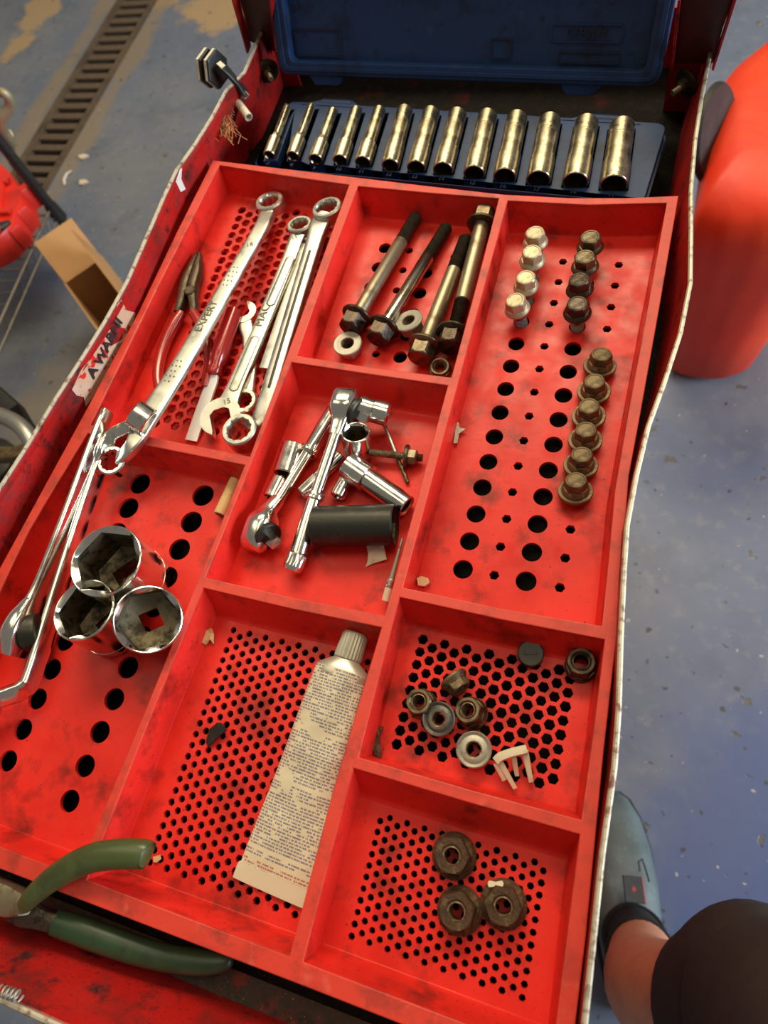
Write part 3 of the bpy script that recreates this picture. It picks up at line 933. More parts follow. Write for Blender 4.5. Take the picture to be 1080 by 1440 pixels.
# long double ring wrench with EXPERT
a0 = P(381, 288, .45)
a1 = P(205, 592, 1.62)
wr = thing('ring_wrench', 'longest satin ring wrench with engraved letters, crossing the divider into the socket compartment', 'wrench', frame(a1, a0), 'wrenches')
s0, s1 = P(370, 318, .75), P(350, 352, .95)
MB().sweep(crv([(P(376, 302, .50), 13, 8), (s0, 13.5, 7), (s1, 13.5, 5.5), (P(290, 455, 1.25), 15, 5.5), (P(240, 538, 1.48), 16, 5.5), (a1, 17, 5.5), (P(196, 610, 1.62), 15, 6), (P(186, 628, 1.55), 11, 7.5), (P(176, 640, 1.36), 11, 8), (P(170, 645, 1.2), 12, 8)]), (0, 0, 1), 20, 6).build('shaft', M['satin'], wr)
ring_head(tilt(a0, (-.05, .12, 1)), 26, 16, 10, 'ring_head', 'satin', wr)
ring_head(tilt(P(161, 650, 1.15), (.05, -.1, 1)), 23, 15, 10, 'ring_head', 'chrome', wr)
text('engraved_word', 'EXPERT', lay(a1, s1, .57, .0031), 9.5, M['engrave'], wr, .05)
text('engraved_number', '16', lay(a1, s1, 1.02, .0030) @ Matrix.Rotation(-1.0, 4, 'Z'), 7, M['engrave'], wr, .05)
T = lay(a1, s1, 0, 0) @ MM
Ls = (s1 - a1).length * 1000
mb = MB()
for base in (.2, .76):
    for i in range(5):
        for j in range(3 if i % 2 else 2):
            mb.lathe(T @ Matrix.Translation((Ls * base + i * 5, j * 3.4 - 3.4 + (0 if i % 2 else 1.7), 2.8)) @ Matrix.Rotation(-pi / 2, 4, 'Y'), [(0, .7), (.25, .7)], 8)
props(mb.build('dimples', M['engrave'], wr, 0), kind='stuff')

# combination wrench with MAC and 15
b0, b1 = P(423, 321, .42), P(318, 577, .42)
wr = thing('combination_wrench', 'polished combination wrench with open jaw, number 15 and three raised letters', 'wrench', frame(b1, b0), 'wrenches')
MB().sweep(crv([(P(420, 334, .38), 14, 9), (P(414, 348, .38), 13, 7), (P(405, 372, .40), 12.5, 6.5), (P(360, 480, .42), 13.5, 6.5), (P(332, 545, .42), 14, 6.5), (P(320, 572, .42), 19, 6.5)]), (0, 0, 1), 16, 6).build('shaft', M['satin'], wr)
ring_head(tilt(b0, (0, .15, 1)), 22, 14, 10, 'ring_head', 'satin', wr)


def jaw(T, R, slot, h, name, m, root):      # open end, mouth towards +X
    pts = []
    for k in range(25):
        t = math.radians(38 + (322 - 38) * k / 24)
        pts.append((R * math.cos(t), R * math.sin(t)))
    xs = R * math.cos(math.radians(38))
    pts += [(xs + 1.5, -slot / 2 - 1), (xs - 1.5, -slot / 2), (-R * .22, -slot / 2), (-R * .42, -slot / 4), (-R * .42, slot / 4), (-R * .22, slot / 2), (xs - 1.5, slot / 2), (xs + 1.5, slot / 2 + 1)]
    lo, hi = [T @ Vector((x, y, -h / 2)) for x, y in pts], [T @ Vector((x, y, h / 2)) for x, y in pts]
    return MB().loft([lo, hi]).build(name, M[m], root, 30)


jc = P(312, 588, .42)
d = P(320, 630, .42) - jc
jaw(frame(jc, jc + d) @ MM, 16.5, 16, 7, 'open_jaw', 'satin', wr)
for p, q in (((409, 361), (379, 430)), ((360, 473), (327, 550))):
    for zz_, wd, m_ in ((.585, 8.0, 'engrave'), (.592, 6.6, 'satin')):
        k0 = .0 if m_ == 'engrave' else .015
        pp = [(P(p[0] + (q[0] - p[0]) * s_, p[1] + (q[1] - p[1]) * s_, zz_), w_, .8) for s_, w_ in ((k0, wd * .4), (k0 + .035, wd), (.965 - k0, wd), (1 - k0, wd * .4))]
        MB().sweep(pp, (0, 0, 1), 12, 5).build('shaft_panel', M[m_], wr)
text('raised_letters', 'MAC', lay(b1, b0, .48, .0036), 10.5, M['engrave'], wr, .1)
text('stamped_number', '15', lay(b1, b0, .925, .0038) @ Matrix.Rotation(-1.0, 4, 'Z'), 6, M['engrave'], wr, .06)
text('stamped_number', '15', lay(b1, b0, .03, .0038) @ Matrix.Rotation(-1.0, 4, 'Z'), 6.5, M['engrave'], wr, .06)

# deep offset double ring wrench on the right
c0, c1 = P(462, 298, .85), P(341, 610, 1.0)
wr = thing('ring_wrench', 'thick grey double ring wrench lying against the divider, right of the other wrenches', 'wrench', frame(c1, c0), 'wrenches')
MB().sweep(crv([(P(458, 302, .80), 12, 8), (P(452, 312, .80), 18, 6.5), (P(448, 322, .85), 17, 8), (P(440, 350, .85), 14.5, 8.5), (P(410, 450, .85), 13.5, 8.5), (P(380, 550, .85), 13.5, 8.5), (P(368, 588, .80), 13.5, 8.5), (P(360, 597, .72), 12, 9), (P(350, 606, .75), 12, 10)]), (0, 0, 1), 20, 4).build('shaft', M['satin2'], wr)
ring_head(tilt(c0, (-.1, .1, 1)), 26, 17, 11, 'ring_head', 'satin', wr)
ring_head(tilt(c1, (.0, .0, 1)), 26.5, 17, 15, 'ring_head', 'satin', wr)
MB().sweep([(P(436, 352, 1.07), 2, 1), (P(406, 450, 1.07), 2.2, 1), (P(378, 545, 1.07), 2, 1)], (0, 0, 1), 8).build('shaft_groove', M['oxide'], wr)

# flat bar below it
q0, q1 = P(433, 345, .25), P(374, 520, .25)
wr = thing('flat_wrench', 'narrow flat steel wrench lying half under the thick grey ring wrench', 'wrench', frame(q1, q0), 'wrenches')
MB().sweep([(q1, 11, 5), (q0, 11, 5)], (0, 0, 1), 12, 6).build('shaft', M['satin2'], wr)
ring_head(tilt(q0 + (q0 - q1).normalized() * .012, (0, 0, 1)), 20, 12, 7, 'ring_head', 'satin2', wr)

# small ratcheting wrench, mostly under the combination wrench
d0, d1 = P(344, 441, .22), P(344, 566, .22)
wr = thing('ratchet_wrench', 'small hook-jawed wrench half hidden under the polished combination wrench', 'wrench', frame(d1, d0), 'wrenches')
MB().sweep([(P(345, 455, .2), 13, 5), (P(350, 475, .2), 10, 5), (P(352, 520, .2), 10, 5), (P(346, 552, .2), 13, 5)], (0, 0, 1), 12, 5).build('shaft', M['satin'], wr)
jaw(frame(d0, P(338, 425, .22)) @ MM, 11, 10, 5, 'open_jaw', 'satin', wr)
ring_head(tilt(d1, (0, 0, 1)), 22, 13, 7, 'ratchet_head', 'satin', wr, pts=12)

# red handled chisel
h0, h1 = P(330, 437, .42), P(301, 524, .42)
ch = thing('chisel', 'glossy red handled chisel with bright flat blade between pliers and wrenches', 'chisel', frame(h1, h0))
T = frame(h0, h1) @ MM
Lh = (h1 - h0).length * 1000
fn = lambda s: (lambda a: s * (1 + .035 * math.cos(6 * a)))
MB().lathe(T, [(0, 2), (0, 5.6), (1.2, fn(6.8)), (Lh * .7, fn(7.2)), (Lh * .82, fn(6.6)), (Lh * .88, 5.2), (Lh * .96, 5.4), (Lh, 4.6)], 36).build('handle', M['red_clear'], ch)
MB().lathe(T, [(Lh - 4, 5.9), (Lh + 1, 5.9), (Lh + 3, 4.6)], 24).build('ferrule', M['red_dip'], ch)
MB().sweep([(P(301, 528, .40), 8, 4), (P(298, 538, .36), 10, 3), (P(283, 580, .22), 10.5, 2.6), (P(269, 620, .1), 10.5, 2.2)], (0, 0, 1), 12, 8).build('blade', M['blade'], ch)

# pliers with red dipped handles
pc = P(267, 402, .35)
plr = thing('pliers', 'worn pliers with red dipped handles under the long satin wrench', 'pliers', frame(P(262, 440, .35), P(279, 362, .35)))
for s in (-1, 1):
    ax = (P(279, 362, .35) - pc).normalized()
    sd = Vector((ax.y, -ax.x, 0)) * s
    MB().sweep(crv([(P(280, 358, .32) + sd * .0014, 2.6, 6), (P(277, 370, .35) + sd * .0024, 4.6, 8), (P(272, 385, .36) + sd * .0038, 7.4, 9), (pc + sd * .0040, 8, 10), (P(265, 414, .36) + sd * .0042, 8.2, 10), (P(264, 425, .36) + sd * .0056, 7, 9), (P(262, 440, .35) + sd * .0078, 6, 8)]), (0, 0, 1), 14, 5).build('jaw', M['plier'], plr)
MB().lathe(tilt(P(266, 408, .62), (0, 0, 1)) @ Matrix.Rotation(-pi / 2, 4, 'Y'), [(-3, 5), (0, 5), (.8, 4)], 20).build('pivot_rivet', M['plier'], plr)
MB().sweep([(P(264, 388, .585), .6, .5), (P(269, 372, .545), .6, .5), (P(276, 364, .5), .4, .5)], (0, 0, 1), 6).build('jaw_slit', M['pit'], plr)
for pts in ([(256, 440), (246, 455), (234, 478), (225, 505), (222, 530), (226, 552), (232, 566)], [(272, 440), (283, 458), (291, 478), (295, 500), (294, 518), (291, 532), (288, 544)]):
    MB().sweep(crv([(P(*q, .38), (8, 9, 9, 8.5, 8, 8, 5)[i], (8, 9, 8.5, 8, 8, 8, 5)[i]) for i, q in enumerate(pts)]), (0, 0, 1), 14, 2.6).build('handle', M['red_dip'], plr)

# chrome offset ring wrench on edge, left compartment
e0 = P(199, 588, 1.95)
wr = thing('offset_wrench', 'bright chrome offset ring wrench standing on edge against the left tray wall', 'wrench', frame(P(45, 955, .9), P(140, 650, 1.5)), 'wrenches')
UPE = (1, .25, .12)
pth = [(P(188, 600, 1.75), 11, 9), (P(173, 605, 1.65), 11, 8), (P(158, 614, 1.5), 11, 6.5), (P(147, 636, 1.3), 13, 5.5), (P(136, 667, 1.1), 14, 5), (P(88, 815, .85), 14, 5), (P(48, 945, .78), 15, 5.5), (P(34, 968, .85), 14, 6.5), (P(12, 978, .95), 13, 7), (P(-12, 984, 1.0), 13, 8)]
MB().sweep(crv([(p, w, t_, UPE if i > 2 else (.4, 0, 1)) for i, (p, w, t_) in enumerate(pth)]), UPE, 18, 4).build('shaft', M['chrome'], wr)
ring_head(tilt(e0, (.80, -.25, -.52)), 23, 15, 13, 'ring_head', 'chrome', wr)
ring_head(tilt(P(-30, 1000, 1.1), (.4, -.3, .8)), 25, 16, 12, 'ring_head', 'chrome', wr)

# flat ratchet handle on edge
g0, g1 = P(152, 578, 1.85), P(30, 886, .95)
rt = thing('flat_ratchet', 'flat chrome ratchet on edge with dark mechanism head, far left of the tray', 'ratchet', frame(g1, g0))
MB().sweep(crv([(g0, 10, 4.5), (P(147, 590, 1.82), 12, 5), (P(135, 620, 1.72), 12, 4.2), (P(96, 725, 1.4), 12, 4.4), (P(58, 825, 1.1), 14, 5), (P(48, 850, 1.0), 20, 8), (P(38, 872, .95), 27, 13), (P(27, 897, .9), 28, 14), (P(17, 922, .85), 18, 12)]), (1, .2, .1), 18, 5).build('handle', M['chrome'], rt)
MB().lathe(frame(P(34, 892, .9), P(62, 886, .75)) @ MM, [(0, 12), (9.5, 13.2), (11, 12.4), (11.4, 6)], 28).build('mechanism_plate', M['oxide'], rt)
MB().lathe(frame(P(44, 890, .83), P(62, 886, .75)) @ MM, [(0, pr(9.5, 4)), (9, pr(9.5, 4)), (9.8, pr(8, 4))], 16).build('drive_square', M['oxide'], rt)

# wooden dowel
A, B = P(337, 664, .25), P(309, 724, .25)
dw = thing('dowel', 'short pale wooden dowel lying beside the divider, left compartment', 'dowel', frame(A, B))
MB().lathe(frame(A, B) @ MM, [(0, 3.5), (.6, 4.6), ((A - B).length * 1000 - .4, 4.6), ((A - B).length * 1000, 4.2)], 20).build('rod', M['wood'], dw)
MB().lathe(frame(B, B + (B - A)) @ MM, [(-.2, 3.6), (.15, 3.6)], 20).build('dark_end', M['bolt_dark'], dw)


# ---------------------------------------------------------------- bolts and nuts
def threadprof(x0, x1, r, p=1.5):
    n = max(2, int((x1 - x0) / p * 2))
    return [(x0 + (x1 - x0) * k / n, r if k % 2 else r * .86) for k in range(n + 1)]


def hex_bolt(name, label, A, B, af=15, fl=20, hh=9, r=5, tf=.3, mh='bolt', ms='shank', mt='thread', group=None, cat='bolt', up=(0, 0, 1), washer=None, roll=0.0, dish=0):
    """A top of the head, B tip of the thread"""
    T = frame(A, B, up)
    L = (B - A).length * 1000
    t = thing(name, label, cat, T, group)
    T = T @ MM @ Matrix.Rotation(roll, 4, 'X')
    h = pr(af)
    c = af / 2
    prof = [(.45 * (dish > 0), c * .60), (.45 * (dish > 0), c * .74), (.05, c * .80), (0, c * .86), (.35, c * .98), (1.2, clampr(h, c * 1.07)), (2.0, clampr(h, c * 1.13)), (hh, h)]
    MB().lathe(T, prof, 36, True, False).build('head', M[mh], t, 17)
    MB().lathe(T, [(hh - .4, c), (hh - .2, c * 1.12), (hh + 1.6, fl / 2 - .3), (hh + 2.6, fl / 2), (hh + 3.4, fl / 2 - .3), (hh + 3.5, r * .8)], 36, True, False).build('flange', M[mh], t, 30)
    x0 = hh + 3.4
    x1 = L - (L - x0) * tf
    if x1 - x0 > 1:
        MB().lathe(T, [(x0, r), (x1 - .8, r), (x1, r * .9)], 24, False, False).build('shank', M[ms], t, 35)
    MB().lathe(T, threadprof(max(x1, x0), L - 1.5, r * .98) + [(L, r * .72)], 20, False, True).build('thread', M[mt], t, 20)
    if washer:
        MB().lathe(T, [(x0, r + .3), (x0, washer / 2 - .3), (x0 + .4, washer / 2), (x0 + 2.2, washer / 2), (x0 + 2.4, r + .3)], 40, False, False).build('washer', M['gold' if mh == 'gold' else mh], t, 30)
    return t


def nut(name, label, c, nrm, af=16, fl=22, h=11, bore=10, m='bolt', group=None, flip=False, roll=0.0, cat='nut', mbore='bore', lip=0.0):
    """c centre of the underside, nrm the axis up"""
    A = Vector(c)
    B = A + Vector(nrm).normalized() * h * .001
    T = frame(A, B)
    t = thing(name, label, cat, T, group)
    T = T @ MM @ Matrix.Rotation(roll, 4, 'X')
    if flip:
        T = T @ Matrix.Translation((h, 0, 0)) @ Matrix.Rotation(pi, 4, 'Y')
    rb = bore / 2
    hx = pr(af)
    MB().lathe(T, [(1.5, hx), (h - 1.6, hx), (h - .7, clampr(hx, af / 2 * 1.09)), (h, af / 2 * .97), (h, rb + 1.0), (h - 1.0, rb)], 36, False, False).build('hex_body', M[m], t, 30)
    if fl:
        MB().lathe(T, [(0, rb), (0, rb + 1.4), (.15 + lip, fl / 2 - 2.2), (0, fl / 2 - .6), (.5, fl / 2), (1.8, fl / 2), (2.8, fl / 2 - 1), (4.2, af / 2 * 1.1), (4.4, af / 2 * .9)], 40, False, False).build('flange', M[m], t, 30)
    MB().lathe(T, [(0, rb)] + threadprof(.3, h - .6, rb * 1.0, 1.5) + [(h - .8, rb)], 28, False, False).build('bore', M[mbore], t, 20)
    return t


BL = 'long bolts'
hex_bolt('long_bolt', 'leftmost long flange bolt with brown shank and dark thread end', P(491, 463, .62), P(586, 303, .31), 17.5, 25, 11, 5.6, .27, 'bolt_dark', 'shank', 'thread', BL)
hex_bolt('long_bolt', 'long flange bolt with the brightest polished shank, second from left', P(529, 478, .62), P(629, 318, .31), 17.5, 25, 11, 5.4, .33, 'bolt_dark', 'shank_bright', 'thread', BL)
hex_bolt('long_bolt', 'long bolt with dull brown shank, head nearest the front divider', P(589, 505, .62), P(656, 334, .32), 17.5, 25, 11, 5.8, .32, 'bolt', 'shank', 'thread', BL)
hex_bolt('long_bolt', 'long bolt lying the other way, its head at the back corner', P(683, 297, .65), P(640, 464, .33), 17.5, 25, 11, 6.2, .26, 'bolt', 'shank', 'thread', BL)
A = P(631, 489, .70)
hex_bolt('short_bolt', 'dark short flange bolt against the divider at the end of the reversed bolt', A, A + (P(641, 452, .55) - A).normalized() * .022, 17, 25, 12, 5.5, 1, 'bolt_dark', 'thread', 'thread', None, 'bolt')
NG = 'loose nuts around the long bolts'
nut('flange_nut', 'pale flange nut lying face up in front of the leftmost long bolt', P(493, 494, .02), (0, 0, 1), 17, 22.5, 10.5, 11, 'galv', NG, True)
nut('flange_nut', 'pale flange nut tilted between two long bolts', P(581, 464, .12), (-.25, .12, 1), 17, 22.5, 10.5, 11, 'galv', NG, True)
nut('small_nut', 'small dark nut against the front divider below the dull brown bolt', P(619, 522, .02), (.1, -.1, 1), 14, 17, 8, 9, 'bolt', NG)

SB = 'bolts standing in the hole rows'
for k, (hx, hy, lab) in enumerate((((752, 326), 13, 'back'), ((748, 353), 12, 'second'), ((739, 389), 11, 'third'), ((724, 421), 10, 'front'))):
    z = (1.35, 1.5, 1.25, 1.2)[k]
    hex_bolt('flange_bolt', {'back': 'rearmost pale zinc flange bolt in the left row of four', 'second': 'second pale zinc flange bolt from the back, left row', 'third': 'third pale zinc flange bolt from the back, left row', 'front': 'front pale zinc flange bolt in the left row with blue thread showing'}[lab],
             P(*hx, z), W(-1.03 + .03, hy, -.35), 13.6, 19, 7.5, 5.0, .62, 'zinc', 'shank_bright', 'thread_blue', SB, roll=.2 * k, dish=1)
for k, (hx, hy, lab) in enumerate((((830, 332), 13, 'rearmost dark flange bolt in the right row of four'), ((822, 360), 12, 'second dark flange bolt from the back, brown headed, right row'), ((814, 392), 11, 'third dark flange bolt with oily shiny black head, right row'), ((812, 426), 10, 'front dark flange bolt with oily head and bright thread, right row'))):
    z = (1.25, 1.3, 1.2, 1.2)[k]
    hex_bolt('flange_bolt', lab, P(*hx, z), W(1.03, hy, -.35), 14.2, 20, 7.5, 5.2, .62, ('bolt', 'bolt', 'bolt_dark', 'bolt_dark')[k], 'shank_bright', 'shank', SB, roll=.25 * k, dish=1)
for k, ((hx, hy), row) in enumerate((((846, 497), 8), ((836, 535), 7), ((828, 570), 6), ((824, 603), 5), ((818, 638), 4), ((810, 674), 3))):
    z = .86
    hex_bolt('washer_bolt', '%s brown bolt with wide washer, counted from the back of the six' % ORD[k], P(hx, hy, z), W(2.06, row, -.5), 13.5, 18, 7, 3.2, .5, 'gold', 'shank', 'shank', 'wide washer bolts', roll=.2 * k, washer=22.5, dish=1)

# ---------------------------------------------------------------- ratchets and sockets in the middle compartment
def ratchet(label, head_top, head_bot, neck, collar, grip, end, facing, zt):
    hc = head_top * .5 + head_bot * .5
    t = thing('ratchet', label, 'ratchet', frame(end, hc), 'chrome ratchets')
    MB().sweep(crv([(head_top, 7, 16, facing), (head_top * .85 + head_bot * .15, 17, 19, facing), (hc, 22, 19, facing), (head_top * .25 + head_bot * .75, 20, 18, facing), (head_bot, 11, 12, facing), (neck, 9, 9, facing)]), facing, 20, 3.2).build('ratchet_head', M['chrome'], t)
    f = Vector(facing).normalized()
    MB().lathe(frame(hc + f * .0088, hc + f * .02) @ MM, [(0, 10.2), (2.6, 10.2), (3.4, 9.2), (3.4, 2)], 32).build('mechanism_plate', M['oxide'], t)
    MB().lathe(frame(hc + f * .011, hc + f * .03) @ MM, [(0, pr(6.4, 4)), (10.5, pr(6.4, 4)), (11.2, pr(5.2, 4))], 16).build('drive_square', M['chrome'], t)
    MB().tube([(neck * .6 + head_bot * .4, 10), (neck, 8.2), (collar, 8.2)], (.2, .1, 1), 18).build('shaft', M['chrome'], t)
    d = (end - collar).normalized() * .001
    MB().lathe(frame(collar, end) @ MM, [(-2.4, 4), (-2.2, 6.4), (-.9, 6.9), (0, 5.6), (.6, 6.6), (2.0, 6.6), (2.8, 5.2)], 24).build('collar', M['chrome'], t)
    MB().tube([(collar + d * 2, 9.4), (collar * .5 + grip * .5, 11.5), (grip, 12)], (.2, .1, 1), 20).build('handle', M['chrome'], t)
    Lg = (end - grip).length * 1000
    kn = lambda r: (lambda a: r + .28 * math.cos(18 * a))
    MB().lathe(frame(grip, end) @ MM, [(-.5, 5), (.2, 6.4), (.8, 5.4), (1.2, kn(6.3)), (Lg * .66, kn(6.6)), (Lg * .7, 6.6), (Lg * .9, 6.0), (Lg, 3.6)], 72).build('knurled_end', M['chrome'], t)
    return t


ratchet('chrome ratchet with drive square at front left, handle passing under the other', P(352, 774, .52), P(379, 716, .55), P(392, 702, .5), P(434, 634, .52), P(470, 578, .52), P(482, 558, .52), (.78, -.42, .22), 0)
ratchet('chrome ratchet lying on top with knurled handle end to the front', P(489, 549, 1.25), P(478, 592, 1.25), P(472, 612, 1.2), P(443, 698, .85), P(420, 778, .55), P(409, 805, .45), (.93, -.30, -.10), 0)
socket('drive_socket', 'chrome socket fitted on the upper ratchet head', P(504, 571, 1.12), P(546, 583, .85), 17.5, 16, 12, .5, 'chrome', None, sq=6.4, depth=10)
socket('hex_socket', 'upright chrome socket with dark hexagon mouth beside the upper ratchet head', P(504, 642, .05), P(500, 607, 1.25), 20.5, 18, 15, .5, 'chrome', None, sq=9.5, depth=17, roll=.2)
socket('spark_plug_socket', 'long deep chrome socket lying diagonally, mouth towards the right divider', P(489, 654, .62), P(573, 713, .42), 16, 20, 11, .66, 'chrome', None, sq=9.5, depth=20)
socket('bit_socket', 'tiny chrome socket lying left of the long diagonal deep socket', P(489, 671, .3), P(474, 699, .28), 11, 10.5, 7, .45, 'chrome', None, sq=6.4, depth=8)
socket('slim_socket', 'slim deep chrome socket partly under the upper ratchet shaft', P(480, 640, .26), P(424, 695, .27), 10.5, 9.5, 7, .4, 'chrome', None, sq=6.35, depth=12)
socket('short_socket', 'larger chrome socket lying against the left wall beside lower ratchet', P(413, 626, .42), P(400, 668, .42), 17, 17, 12, .5, 'chrome', None, sq=9.5, depth=14)
socket('short_socket', 'smaller chrome socket lying just in front of the larger one', P(395, 672, .32), P(381, 701, .32), 12.5, 12.5, 9, .5, 'chrome', None, sq=6.4, depth=10)
socket('impact_socket', 'thick black impact socket lying across the middle compartment', P(442, 740, .70), P(556, 738, .70), 27.5, 27.5, 18, .4, 'oxide', None, sq=12.7, depth=24, collar=False)
A, B = P(519, 636, .42), P(594, 644, .30)
sd = thing('threaded_stud', 'brown threaded stud with hexagon flange lying near the right divider', 'stud', frame(A, B))
T = frame(A, B) @ MM
L = (B - A).length * 1000
MB().lathe(T, [(0, 1.5)] + threadprof(.4, L * .72, 2.7, 1.2), 18, True, True).build('thread', M['shank'], sd, 20)
MB().lathe(T, threadprof(L * .72, L, 2.8, 1.2), 18).build('thread', M['thread'], sd, 20)
MB().lathe(T, [(L * .68, 4), (L * .68, 8), (L * .70, 8.4), (L * .74, 8), (L * .75, 5)], 28).build('flange', M['bolt'], sd)
MB().lathe(T, [(L * .74, pr(10)), (L * .88, pr(10)), (L * .9, 4.6)], 24).build('hex_collar', M['shank'], sd, 30)
A, B = P(540, 596, .42), P(574, 680, .1)
db = thing('drill_bit', 'thin worn drill bit lying under the threaded stud', 'drill bit', frame(A, B))
T = frame(A, B) @ MM
L = (B - A).length * 1000
MB().lathe(T, [(0, 1.2), (.4, 1.5), (L * .5, 1.5)], 14).build('shank', M['satin2'], db)
flute = []
for k in range(25):
    x = L * .5 + L * .48 * k / 24
    flute.append((x, (lambda ph: (lambda a: 1.1 + .45 * abs(math.cos(a - ph))))(k * .55)))
MB().lathe(T, flute + [(L, .3)], 16).build('flutes', M['bolt'], db)
A, B = P(566, 757, .9), P(542, 846, .28)
br = thing('thin_punch', 'thin metal punch with ferrule standing along the right divider', 'punch', frame(A, B))
T = frame(A, B) @ MM
L = (B - A).length * 1000
MB().lathe(T, [(0, .8), (L * .4, 1.3), (L * .66, 1.9)], 14).build('rod', M['galv'], br)
MB().lathe(T, [(L * .64, 2.2), (L * .66, 3.0), (L * .70, 3.0), (L * .71, 2.4), (L * .73, 2.4), (L * .74, 3.0), (L * .78, 2.8)], 18).build('ferrule', M['satin'], br)
MB().lathe(T, [(L * .77, 2.7), (L - .6, 2.7), (L, 2.2)], 18).build('tip', M['white_pl'], br)


def scrap(name, label, cat, pts, m, th=.8, z=.03, tiltz=None, group=None):
    c = sum((P(*q, z) for q in pts), Vector()) / len(pts)
    t = thing(name, label, cat, Matrix.Translation(c), group)
    top = [P(*q, z + (tiltz[i] if tiltz else 0)) for i, q in enumerate(pts)]
    MB().loft([top, [p + Vector((0, 0, th * .001)) for p in top]]).build('flake', M[m], t, 0)
    return t


scrap('paper_scrap', 'white torn triangular scrap in front of the black impact socket', 'scrap', [(514, 798), (517, 790), (518, 779), (515, 766), (539, 763), (544, 787), (524, 793)], 'white_pl', .6, .03, [0, .05, .12, .15, .2, .1, .02])
scrap('tan_scrap', 'tan notched scrap in the upper left of the tube compartment', 'scrap', [(284, 890), (292, 886), (298, 884), (301, 892), (301, 906), (296, 899), (290, 907), (285, 904)], 'tan', 1.2, .04, [.05, .1, .15, .1, 0, .1, 0, .05])
scrap('tan_chip', 'small tan chip beside the green handle tip', 'scrap', [(216, 1205), (226, 1202), (227, 1208), (221, 1213), (217, 1212)], 'tan', 1.0, .03)
scrap('amber_chip', 'small amber chip in the front left corner of the hole compartment', 'scrap', [(587, 815), (594, 812), (603, 815), (605, 821), (598, 826), (589, 825)], 'tan', 3.0, .03)
scrap('metal_sliver', 'jagged grey sliver on the left slope of the hole compartment', 'scrap', [(641, 597), (645, 594), (646, 602), (655, 604), (646, 610), (643, 624), (638, 624), (640, 610)], 'galv', 1.0, .12)
k_ = scrap('black_clip', 'black folded plastic clip lying on the perforated floor left of the tube', 'clip', [(291, 1044), (296, 1026), (307, 1017), (312, 1017), (320, 1027), (308, 1036), (294, 1050)], 'black_pl', 2.0, .05, [0, .1, .2, .22, .15, .1, 0])
scrap('rust_curl', 'curled dark rust flake at the left wall of the nut compartment', 'scrap', [(524, 1052), (524, 1040), (528, 1028), (536, 1021), (540, 1023), (534, 1032), (535, 1046), (537, 1062), (534, 1067), (528, 1060)], 'rust', 1.6, .08)

# ---------------------------------------------------------------- crimped tube
A, B = P(483, 944, .52), P(382, 1250, .10)
tu = thing('adhesive_tube', 'half-used cream tube with small print and grey ribbed cap', 'tube', frame(A, B))
L = (B - A).length
T = frame(A, B)


def sect(x, w, h, dz=0.0, e=2.3, n=36, wob=0.0, dy=0.0):
    r = []
    for k in range(n):
        t = 2 * pi * k / n
        c, s = math.cos(t), math.sin(t)
        yy = math.copysign(abs(c) ** (2 / e), c) * w / 2
        zz = math.copysign(abs(s) ** (2 / e), s) * h / 2 * (1 + wob * math.sin(yy * 260 + x * 90))
        r.append(T @ Vector((x, yy + dy, zz + dz)))
    return r


secs = []
nS = 26
for i in range(nS + 1):
    s = i / nS
    x = L * (.0 + .955 * s)
    w = .0355 + .0105 * s + .0006 * math.sin(9 * s)
    h = (.0205 * (1 - s) ** .8 + .0022)
    dents = -.0012 * math.exp(-((s - .33) / .05) ** 2) - .0016 * math.exp(-((s - .52) / .06) ** 2) - .0015 * math.exp(-((s - .68) / .05) ** 2)
    secs.append(sect(x, w, max(h + dents, .002), 0, 2.4 - .4 * s, 36, .10))
MB().loft(secs, True, True).build('tube_body', M['label'], tu, 60)
MB().loft([sect(-.0075, .0165, .0150), sect(-.0068, .0180, .0160), sect(-.0012, .0345, .0210), sect(.0015, .0362, .0218), sect(.0035, .0364, .0215)]).build('tube_shoulder', M['tube_metal'], tu, 50)
MB().loft([sect(L * .945, .0475, .0030), sect(L * .955, .0492, .0028), sect(L * 1.0, .0498, .0026), sect(L * 1.02, .0495, .0022)]).build('crimped_end', M['tube_end'], tu, 50)
kn = lambda r: (lambda a: r + .32 * math.cos(24 * a))
MB().lathe(T @ Matrix.Translation((-.0072, 0, 0)) @ MM @ Matrix.Rotation(pi, 4, 'Z'), [(0, 6.6), (.4, 8.6), (1.5, kn(8.6)), (15.5, kn(7.9)), (16.5, 7.6), (17.4, 6.8)], 96).build('ribbed_cap', M['cap'], tu, 25)

# ---------------------------------------------------------------- nuts in the front compartments
NC = 'loose nuts in the nut compartment'
c = P(746, 921, .05)
t = thing('plastic_plug', 'round black plastic plug near the back wall of nut compartment', 'plug', Matrix.Translation(c))
T = frame(c, c + Vector((.05, -.05, 1))) @ MM
MB().lathe(T, [(0, 7), (.4, 7.8), (6, 7.8), (6.6, 7.2), (6.6, 1)], 32).build('disc', M['black_pl'], t)
MB().box(T @ Matrix.Rotation(pi / 2, 4, 'Y') @ Matrix.Rotation(.3, 4, 'Z'), (-.9, -3.8, 6.3), (.9, 3.8, 7.1), .3).build('raised_bar', M['black_pl'], t)
nut('flange_nut', 'large dark nut in the back right corner of nut compartment', P(817, 938, .02), (-.05, .05, 1), 15.5, 19, 13, 10, 'bolt_dark', NC, mbore='bolt_dark')
c = P(648, 966, .36)
nut('flange_nut', 'brassy nut lying on its side behind the three loose nuts', c + Vector((-.006, .004, 0)), (.75, -.62, .12), 12.5, 18, 9, 8, 'gold', NC)
nut('flange_nut', 'brown nut at the left of the touching trio', P(595, 991, .06), (-.1, .0, 1), 14.5, 18, 12, 9, 'bolt', NC, roll=.3)
